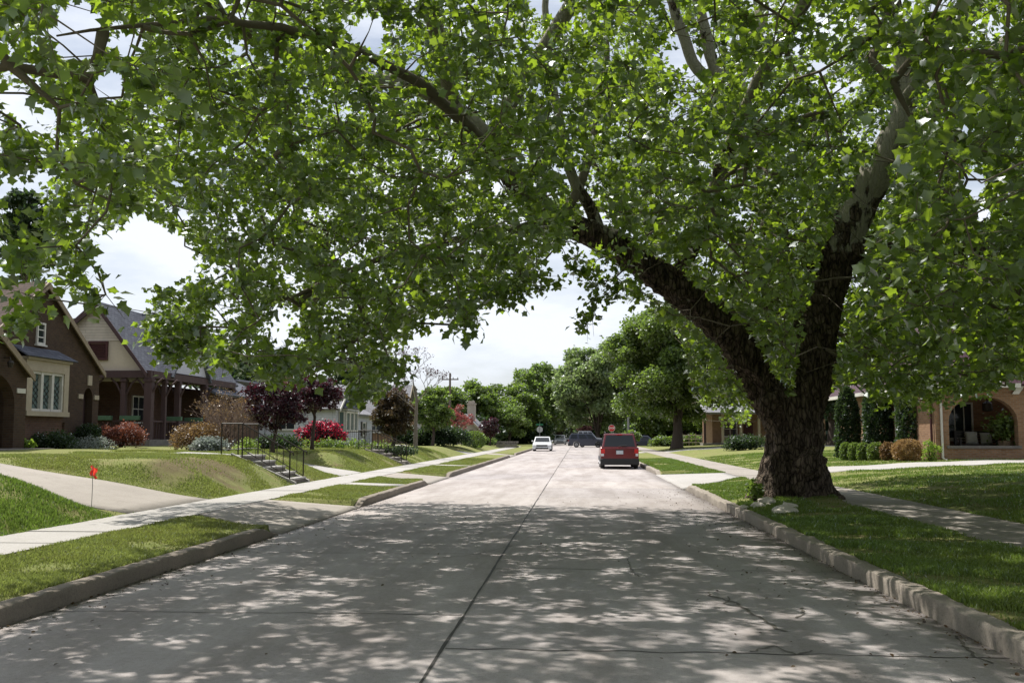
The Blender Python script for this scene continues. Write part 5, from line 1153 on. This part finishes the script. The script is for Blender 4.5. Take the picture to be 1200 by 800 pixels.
# utility flag
fp = at(107.5, 584, 17.15); fx, fy = fp[0], 17.15; fzg = float(gz(fx, fy)); e = empty('marker_flag', (fx, fy, fzg), 'small red marker flag on a thin wire at the edge of the near left lawn', 'flag')
zt = at(106, 546, 17.15)[2]; q = MB(); q.tube([(fx,fy,fzg-.05),(fx+.005,fy,(fzg+zt)/2),(fx-.005,fy,zt)], .006, 5); q.build('wire', M['galv'], e)
V = []; 
for i in range(6):
    for j in range(5): V.append((fx-.005+.13*(i/5-.35)+.02*math.sin(j*1.7), fy+.03*math.sin(i*1.9+j*.8), zt-.19*j/4+.025*math.sin(i*1.3)-.02*(i > 3)))
F_ = [[i*5+j, (i+1)*5+j, (i+1)*5+j+1, i*5+j+1] for i in range(5) for j in range(4)]
link('pennant', fastmesh('pennant', V, F_, M['flagred'], np.full(30, .5)), e)

# ------------------------------------------------------------ poles and signs
def pole(name, lab, cat, px, Y, py_top, r, mat, arms=True):
    x = at_x(px, Y); zt = at(px, py_top, Y)[2]; e = empty(name, (x, Y, 0), lab, cat)
    q = MB(); q.tube([(x,Y,-.1),(x,Y,zt)], [r, r*.75], 10); q.build('shaft', mat, e)
    if arms:
        q = MB(); q.box(x-1.1, x+1.1, Y-.08, Y+.05, zt-.9, zt-.75)
        q.build('crossarm', mat, e)
        for s in (-1, -.4, .4, 1): q = MB(); q.tube([(x+s,Y,zt-.75),(x+s,Y,zt-.55)], .06, 6); q.build('insulator', M['stone'], e)
    return e
pole('utility_pole', 'tall weathered wooden utility pole behind the left houses', 'utility pole', 527, 128, 437, .17, M['woodpole'])
pole('utility_pole', 'grey pole behind the stop sign, left of the round crowned tree', 'utility pole', 736.5, 134, 488, .17, M['galv'], False)
def text_mesh(s, size, mat, parent, loc, name='lettering'):
    cu = bpy.data.curves.new('t', 'FONT'); cu.body = s; cu.size = size; cu.align_x = 'CENTER'; cu.align_y = 'CENTER'; cu.extrude = .004; cu.offset = size*.02
    o = bpy.data.objects.new('t', cu); C.objects.link(o); dg = bpy.context.evaluated_depsgraph_get(); me = bpy.data.meshes.new_from_object(o.evaluated_get(dg)); bpy.data.objects.remove(o)
    me.materials.clear(); me.materials.append(mat); o2 = bpy.data.objects.new(name, me); C.objects.link(o2); o2.parent = parent
    o2.rotation_euler = (math.pi/2, 0, 0); o2.location = loc; return o2
def octagon(mb, x, y, z, r, t):
    k = [(x+r*math.cos(math.pi/8+i*math.pi/4), z+r*math.sin(math.pi/8+i*math.pi/4)) for i in range(8)]
    mb.add([(a, y-t, b) for a, b in k]+[(a, y+t, b) for a, b in k], [tuple(range(8)), tuple(range(15,7,-1))]+[(i, i+8, (i+1)%8+8, (i+1)%8) for i in range(8)])
sx = at_x(717, 118); zc = at(717, 501.5, 118)[2]; e = empty('stop_sign', (sx, 118, 0), 'red octagonal stop sign on a steel post behind the red car', 'sign')
q = MB(); q.tube([(sx,118.06,-.1),(sx,118.06,zc+.45)], .035, 6); q.build('post', M['galv'], e)
q = MB(); octagon(q, sx, 118, zc, .42, .006); pl = q.build('border', M['signwhite'], e); q = MB(); octagon(q, sx, 117.985, zc, .385, .005); q.build('plate', M['signred'], e)
t_ = text_mesh('STOP', .30, M['signwhite'], e, (0, -.03, zc), 'lettering')
sx = at_x(632.5, 132.5); zc = at(632, 503, 132.5)[2]; e = empty('stop_sign', (sx, 132.5, 0), 'grey back of an octagonal sign under green street name plates, left of the street', 'sign')
q = MB(); q.tube([(sx,132.4,-.1),(sx,132.4,zc+1.0)], .035, 6); q.build('post', M['galv'], e)
q = MB(); octagon(q, sx, 132.5, zc, .42, .01); q.build('plate', M['signback'], e)
q = MB(); q.box(sx-.45, sx+.45, 132.38, 132.42, zc+.55, zc+.75); q.build('name_plate', M['signgreen'], e); q = MB(); q.box(sx-.02, sx+.02, 132.0, 132.8, zc+.77, zc+.97); q.build('name_plate', M['signgreen'], e)

# ------------------------------------------------------------ cars (local: +y forward)
def car(name, label, x, y, rz, L_, W, H, paintm, kind='suv', front=False, z=0.0):
    e = empty(name, (0,0,0), label, 'car'); hl = L_/2; wr = .35 if kind != 'sedan' else .32; wy = L_*.29
    def B(mb, nm, mat, parent=e, bevel=0, smooth=False): 
        o = mb.build(nm, mat, None, bevel, smooth); o.parent = parent; return o
    belt = H*.60; clear = .22; hood = H*.58 if kind == 'suv' else H*.56
    if kind == 'suv': prof = [(-hl,clear+.12),(-hl,belt*.98),(-hl+.04,belt),(hl-1.15,belt),(hl-.12,hood*.93),(hl,hood*.82),(hl,clear+.1)]
    elif kind == 'pickup': prof = [(-hl,clear+.15),(-hl,belt),(hl-1.2,belt),(hl-.1,hood),(hl,hood*.85),(hl,clear+.1)]
    else: prof = [(-hl,clear+.15),(-hl+.02,belt*.96),(-hl+.15,belt),(hl-1.0,belt*.98),(hl-.2,hood*.82),(hl,hood*.66),(hl,clear)]
    def arch(c):
        return [(c+(wr+.06)*math.cos(t), wr+(wr+.06)*math.sin(t)) for t in np.linspace(math.radians(-18), math.radians(198), 12)]
    low = [(hl-.05,clear-.02)]+arch(wy)+arch(-wy)+[(-hl+.05,clear-.02)]
    low = [p for p in low if p[1] > clear-.06]; poly = prof+low
    m = MB(); nP = len(poly)
    # side panel bulge: three stations across half width
    V = []; st = [(-W/2, .0), (-W/2+.0, 0)]
    vs = [(-W/2, py, pz) for py, pz in poly]+[(W/2, py, pz) for py, pz in poly]
    m.add(vs, [tuple(range(nP)), tuple(range(2*nP-1, nP-1, -1))]+[(i, i+nP, (i+1)%nP+nP, (i+1)%nP) for i in range(nP)])
    B(m, 'body', paintm, bevel=.05)
    # greenhouse
    if kind == 'suv': b0, b1, t0, t1 = -hl+.06, hl-1.05, -hl+.30, hl-1.75
    elif kind == 'pickup': b0, b1, t0, t1 = -hl+.1, hl-1.2, -hl+.3, hl-1.95
    else: b0, b1, t0, t1 = -hl+.45, hl-.95, -hl+1.15, hl-1.8
    wb, wt = W*.94/2, W*.78/2; zb, zt = belt-.02, H
    def hexa(mb, b0, b1, t0, t1, wb, wt, zb, zt):
        mb.add([(-wb,b0,zb),(wb,b0,zb),(wb,b1,zb),(-wb,b1,zb),(-wt,t0,zt),(wt,t0,zt),(wt,t1,zt),(-wt,t1,zt)], [(0,3,2,1),(4,5,6,7),(0,1,5,4),(1,2,6,5),(2,3,7,6),(3,0,4,7)])
    m = MB(); hexa(m, b0, b1, t0, t1, wb, wt, zb, zt-.03); B(m, 'cabin', paintm, bevel=.06)
    def lerp(a, b, t): return a+(b-a)*t
    def pane(nm, c0, c1, c2, c3, off, parent=e):   # quad corners bottom-left, bottom-right, top-right, top-left; inset
        q = [Vector(c) for c in (c0,c1,c2,c3)]; n = (q[1]-q[0]).cross(q[3]-q[0]).normalized(); q = [p+n*off for p in q]
        m = MB(); m.slab(q, .012, n if n.z >= 0 else None); return B(m, nm, M['carglass'], parent)
    zb2, zt2 = zb+.06, zt-.12; f1 = (zb2-zb)/(zt-.03-zb); f2 = (zt2-zb)/(zt-.03-zb)
    yb_, yt_ = lerp(b0,t0,f1), lerp(b0,t0,f2); wB, wT = lerp(wb,wt,f1)-.1, lerp(wb,wt,f2)-.1
    pane('rear_window', (-wB,yb_,zb2),(wB,yb_,zb2),(wT,yt_,zt2),(-wT,yt_,zt2), .012)
    yb_, yt_ = lerp(b1,t1,f1), lerp(b1,t1,f2); pane('windscreen', (wB,yb_,zb2),(-wB,yb_,zb2),(-wT,yt_,zt2),(wT,yt_,zt2), .012)
    cuts = {'suv': (.04,.30,.36,.66,.70,.97), 'pickup': (.05,.42,.47,.96), 'sedan': (.10,.52,.56,.95)}[kind]
    for s in (-1, 1):
        X0, X1_ = lerp(wb,wt,f1)*s, lerp(wb,wt,f2)*s
        for a, b in zip(cuts[::2], cuts[1::2]):
            ya, yb2 = lerp(lerp(b0,t0,f1), lerp(b1,t1,f1), a)+.02, lerp(lerp(b0,t0,f1), lerp(b1,t1,f1), b); yc_, yd = lerp(lerp(b0,t0,f2), lerp(b1,t1,f2), a)+.02, lerp(lerp(b0,t0,f2), lerp(b1,t1,f2), b)
            if s > 0: pane('side_window', (X0,ya,zb2),(X0,yb2,zb2),(X1_,yd,zt2),(X1_,yc_,zt2), .012)
            else: pane('side_window', (X0,yb2,zb2),(X0,ya,zb2),(X1_,yc_,zt2),(X1_,yd,zt2), .012)
        if kind != 'sedan': m = MB(); m.tube([(s*wt*.93,t0+.05,zt-.02),(s*wt*.93,t0+.15,zt+.04),(s*wt*.93,t1-.15,zt+.04),(s*wt*.93,t1-.05,zt-.02)], .02, 6); B(m, 'roof_rail', M['blackplastic'])
        m = MB(); m.add([(s*(W/2-.03),b1-.45,belt+.04),(s*(W/2+.16),b1-.5,belt+.05),(s*(W/2+.16),b1-.42,belt+.05),(s*(W/2-.03),b1-.35,belt+.04),(s*(W/2-.03),b1-.45,belt+.16),(s*(W/2+.16),b1-.5,belt+.2),(s*(W/2+.16),b1-.42,belt+.2),(s*(W/2-.03),b1-.35,belt+.16)],
                        [(0,3,2,1),(4,5,6,7),(0,1,5,4),(1,2,6,5),(2,3,7,6),(3,0,4,7)]); B(m, 'wing_mirror', M['blackplastic'] if kind=='suv' else paintm, bevel=.02)
        for yy in (wy, -wy):
            m = MB(); m.tube([(s*(W/2-.20),yy,wr),(s*(W/2-.19),yy,wr),(s*(W/2-.03),yy,wr),(s*(W/2+.005),yy,wr)], [wr*.9,wr,wr,wr*.93], 24); wo_ = B(m, 'wheel', M['tyre'])
            m = MB()
            m.tube([(s*(W/2+.006),yy,wr),(s*(W/2+.012),yy,wr)], [wr*.64,wr*.6], 20); m.tube([(s*(W/2+.012),yy,wr),(s*(W/2+.03),yy,wr)], .06, 8)
            for k in range(5): a = k*2*math.pi/5; m.tube([(s*(W/2+.016),yy,wr),(s*(W/2+.016),yy+math.cos(a)*wr*.6,wr+math.sin(a)*wr*.6)], .03, 5)
            B(m, 'rim', M['rim'], wo_)
        # lights
        zl0, zl1 = (belt*.62, belt*.92) if kind != 'sedan' else (belt*.7, belt*.9)
        m = MB(); m.box(min(s*(W/2-.20), s*(W/2-.015)), max(s*(W/2-.20), s*(W/2-.015)), -hl-.02, -hl+.14, lerp(zl0,zl1,.35), zl1); B(m, 'tail_light', M['redlens'], bevel=.02)
        m = MB(); m.box(min(s*(W/2-.15), s*(W/2-.02)), max(s*(W/2-.15), s*(W/2-.02)), -hl-.015, -hl+.14, zl0-.02, lerp(zl0,zl1,.32)); B(m, 'reverse_light', M['clearlens'], bevel=.015)
        m = MB(); hz0 = hood*.66 if kind!='sedan' else hood*.58; m.box(min(s*(W/2-.42), s*(W/2-.03)), max(s*(W/2-.42), s*(W/2-.03)), hl-.16, hl+.012, hz0, hz0+.15); B(m, 'headlight', M['clearlens'], bevel=.03)
    m = MB(); m.box(-W/2-.015, W/2+.015, -hl-.07, -hl+.25, clear-.02, clear+.27); B(m, 'rear_bumper', M['blackplastic'] if kind!='sedan' else paintm, bevel=.04)
    m = MB(); m.box(-W/2-.01, W/2+.01, hl-.25, hl+.06, clear-.04, clear+.2); B(m, 'front_bumper', paintm if kind=='sedan' else M['blackplastic'], bevel=.04)
    m = MB(); m.box(-W*.30, W*.30, hl-.05, hl+.02, clear+.24, clear+.40); B(m, 'grille', M['blackplastic'])
    if kind == 'sedan': m = MB(); m.box(-W*.34, W*.34, hl+.03, hl+.07, clear-.0, clear+.13); B(m, 'air_intake', M['blackplastic'])
    m = MB(); zp = belt*.78; m.box(-.16, .16, -hl-.03, -hl-.001, zp-.09, zp+.08); po_ = B(m, 'licence_plate', M['plate']); 
    m = MB(); m.box(-.19, .19, -hl-.02, -hl+.01, zp+.083, zp+.12); B(m, 'plate_light', M['blackplastic'])
    m = MB(); m.box(-W*.30, W*.30, -W*.9, -W*.9+.001, .3, .31) if False else m.box(-.14,.14,lerp(b0,t0,.93)-.05,lerp(b0,t0,.93)+.04,zt-.10,zt-.07); B(m, 'brake_light', M['redlens'])
    m = MB(); m.tube([(0,lerp(b0,t0,f1)-.02,zb2),(-.05,lerp(b0,t0,f1)-.045,zb2+.02),(.33,lerp(b0,t0,f1)-.03,zb2+.06)], .012, 5); B(m, 'wiper', M['blackplastic'])
    e.location = (x, y, z); e.rotation_euler = (0, 0, rz); return e
HP = math.pi
xS = at(724.5, 520, 48.9)[0]
car('parked_car', 'red boxy sport utility car seen from behind, parked at the right kerb', xS-.02, 48.95, 0.0, 4.4, 1.76, 1.68, M['red_paint'])
car('parked_car', 'white saloon car facing the camera at the left kerb', at_x(636, 99), 99, math.pi, 4.6, 1.8, 1.42, M['white_paint'], 'sedan', z=.005)
car('crossing_car', 'dark blue sport utility car seen side on at the crossing', at_x(688, 125), 125, -math.pi/2, 4.6, 1.85, 1.75, M['blue_paint'], z=.01)
car('crossing_car', 'pale roofed car just behind the dark blue one at the crossing', at_x(692, 128.2), 128.6, -math.pi/2, 3.6, 1.8, 2.05, M['silver_paint'], z=.01)
car('parked_car', 'silver car with dark lower front beyond the crossing, left side of the street', at_x(656.5, 160), 160, math.pi, 4.5, 1.8, 1.6, M['silver_paint'], 'sedan')
car('parked_car', 'small grey car farthest along the street, left of the dark blue one', at_x(667.5, 205), 205, math.pi, 4.5, 1.8, 1.5, M['grey_paint'], 'sedan')
car('parked_car', 'dark car half hidden by the red one, on the side street', at_x(749, 127), 127, math.pi/2, 4.4, 1.8, 1.5, M['blue_paint'], 'sedan')

# ------------------------------------------------------------ far right house with porch, fence
g6 = .5; Y6 = 96; xa = at_x(824, Y6); h = empty('far_porch_house', (xa+4, Y6+3, g6), 'far right house with columned porch seen left of the sycamore trunk', 'house'); G = ffr(Y6)
w_ = MB(); w_.box(xa+1.2, xa+12, Y6+2.4, Y6+10, g6-.4, 3.9); w_.build('wall', M['red_brick'], h); zr = at(830, 483, Y6)[2]
r = MB(); r.slab([(xa-.4, Y6-.4, zr), (xa+12, Y6-.4, zr), (xa+11, Y6+5, zr+2), (xa+2, Y6+5, zr+2)], .2); r.slab([(xa-.4, Y6-.4, zr), (xa+2, Y6+5, zr+2), (xa-.4, Y6+10, zr)], .18); r.build('roof', M['pale_shingle'], h)
for k in range(4): q = MB(); x = xa+.2+k*1.7; q.tube([(x,Y6+.2,g6-.2),(x,Y6+.2,zr-.15)], .13, 10); q.build('column', M['cream'] if k else M['timber'], h)
q = MB(); q.box(xa, xa+12, Y6, Y6+2.4, g6-.5, g6+.3); q.build('porch_floor', M['stone'], h); G6 = ffr(Y6+2.4); G6.window(xa+2.2, xa+3.6, 1.4, 2.9, h, .0, 2, 2); q = MB(); G6.box(q, xa+4.2, xa+5.1, g6+.3, g6+2.3, .0, .06); q.build('door', M['maroon'], h)
e = empty('rail_fence', (at_x(790,114), 114, 0), 'pale post and rail fence at the corner beyond the round crowned tree', 'fence'); xa, xb = at_x(800, 112), at_x(862, 112)
for k in range(9):
    x = xa+(xb-xa)*k/8; q = MB(); q.box(x-.05, x+.05, 111.95, 112.05, .2, 1.75); q.build('post', M['woodpole'], e)
for k in range(3): q = MB(); q.box(xa, xb, 111.9, 111.94, .7+k*.4, .78+k*.4); q.build('rail', M['cream'], e)

# ------------------------------------------------------------ rubble, litter, grass
rr = random.Random(12); q0 = gp(872, 592, .1)
for k in range(10):
    x, y = rr.gauss(XR+.5, .25), rr.uniform(18.6, 20.6); s = rr.uniform(.08, .21); z = float(gz(max(x, XR+.25), y))+s*.2
    bm = bmesh.new(); bmesh.ops.create_icosphere(bm, subdivisions=2, radius=s)
    for v in bm.verts:
        d = noise.noise(v.co*8+Vector((k*3,0,0))); v.co = v.co*(1+.5*d); v.co.z *= .5
        v.co += Vector((x, y, z))
    me = bpy.data.meshes.new('rubble'); bm.to_mesh(me); bm.free(); me.materials.append(M['rubble']); tag(link('concrete_rubble', me), 'one of the broken pale concrete lumps by the kerb at the left foot of the sycamore', 'rubble', 'pale rubble beside the sycamore foot')
def litter(n, area, size, mat, name, lab, zoff=.012, dens=None):
    P = area(n); leaves_ = leaves(name, P, size, mat, None, 'br', up=2.0, jit=.35, droop=0); tag(leaves_, lab, 'litter', kind='stuff')
def a1(n):
    a = np.stack([XL+np.abs(R.normal(0, .35, n))+.03, R.uniform(5, 24, n)], 1); b = np.stack([XR-np.abs(R.normal(0, .8, n))-.03, R.uniform(6, 30, n)], 1); c = np.stack([R.uniform(XL, XR, n//6), R.uniform(5, 26, n//6)], 1)
    p = np.concatenate([a[:n//3], b[:n//2], c]); return np.c_[p, roadz(p[:,0], p[:,1])+.018]
M['deadleaf'] = leafmat('dead_leaf', (.10,.07,.04), (.05,.035,.02), .02)
litter(800, a1, .032, M['deadleaf'], 'leaf_litter', 'dry brown leaf bits scattered along the kerbs and street')
def a2(n):
    p = np.stack([R.choice([XL+.06, XR-.06], n)+R.normal(0, .04, n), R.uniform(4, 34, n)], 1); return np.c_[p, np.full(n, .02)]
litter(1500, a2, .022, M['dirt'] if False else M['deadleaf'], 'gutter_debris', 'fine brown debris lying in both gutters')
# grass blades, thick near the camera and thinning with distance
def blades(name, n, x0, x1, y0, y1, h, mat, lab):
    # density falls off with distance
    u = R.random(n*3); y = y0*(y1/y0)**u; x = R.uniform(x0, x1, n*3)
    k = ~on_concrete(x, y, -.02) & (np.hypot(x-TX, y-TY) > .85)
    ptc = np.array([noise.noise(Vector((a*.9, b*.9, 3))) for a, b in zip(x[::1], y[::1])])
    k &= R.random(n*3) < np.clip(.8+ptc*2.3, .06, 1); k &= (R.random(n*3) < .12+ss((np.hypot((x+9.3)/1.1, (y-24.2)/2.9)+.9*ptc-.55)*1.6)); x, y, ptc = x[k][:n], y[k][:n], ptc[k][:n]; m = len(x)
    z = gz(x, y)-.005; a = R.uniform(0, 2*math.pi, m); sc = 1+y*.028; wd = .0052*sc*R.uniform(.7,1.3,m); hh = h*R.uniform(.45,1.25,m)*(1+.4*ptc); lean = R.uniform(.1,.75,m)*hh; la = R.uniform(0, 2*math.pi, m)
    B = np.stack([x, y, z], 1); s = np.stack([np.cos(a), np.sin(a), np.zeros(m)], 1)*wd[:,None]; l = np.stack([np.cos(la), np.sin(la), np.zeros(m)], 1)
    mid = B+l*lean[:,None]*.3+np.stack([0*x,0*x,hh*.6],1); tip = B+l*lean[:,None]+np.stack([0*x,0*x,hh],1)
    V = np.stack([B-s, B+s, mid+s*.8, mid-s*.8, tip], 1).reshape(-1,3); i = (np.arange(m)*5)[:,None]
    F = np.concatenate([i+np.array([[0,1,2]]), i+np.array([[0,2,3]]), i+np.array([[3,2,4]])])
    tint = np.repeat(np.clip(.5+.25*R.normal(0,1,m)+ptc*.6, 0, 1), 5)
    tag(link(name, fastmesh(name, V, F, mat, tint)), lab, 'grass', kind='stuff')
blades('grass', 150000, XR+.18, 5.4, 5, 60, .055, M['blade_green'], 'short green grass on the right verge under the sycamore')
blades('grass', 150000, 6.88, 17, 10, 60, .055, M['blade_green'], 'green grass of the right front lawns')
blades('grass', 120000, -6.7, -5.0, 6, 60, .045, M['blade'], 'short dry green grass on the left verge')
blades('grass', 110000, -14, -7.88, 9, 17.5, .06, M['blade_green'], 'fresh green grass on the nearest left lawn')
blades('grass', 170000, -14, -7.88, 21, 62, .045, M['blade'], 'dry green grass on the sloping left front lawns')
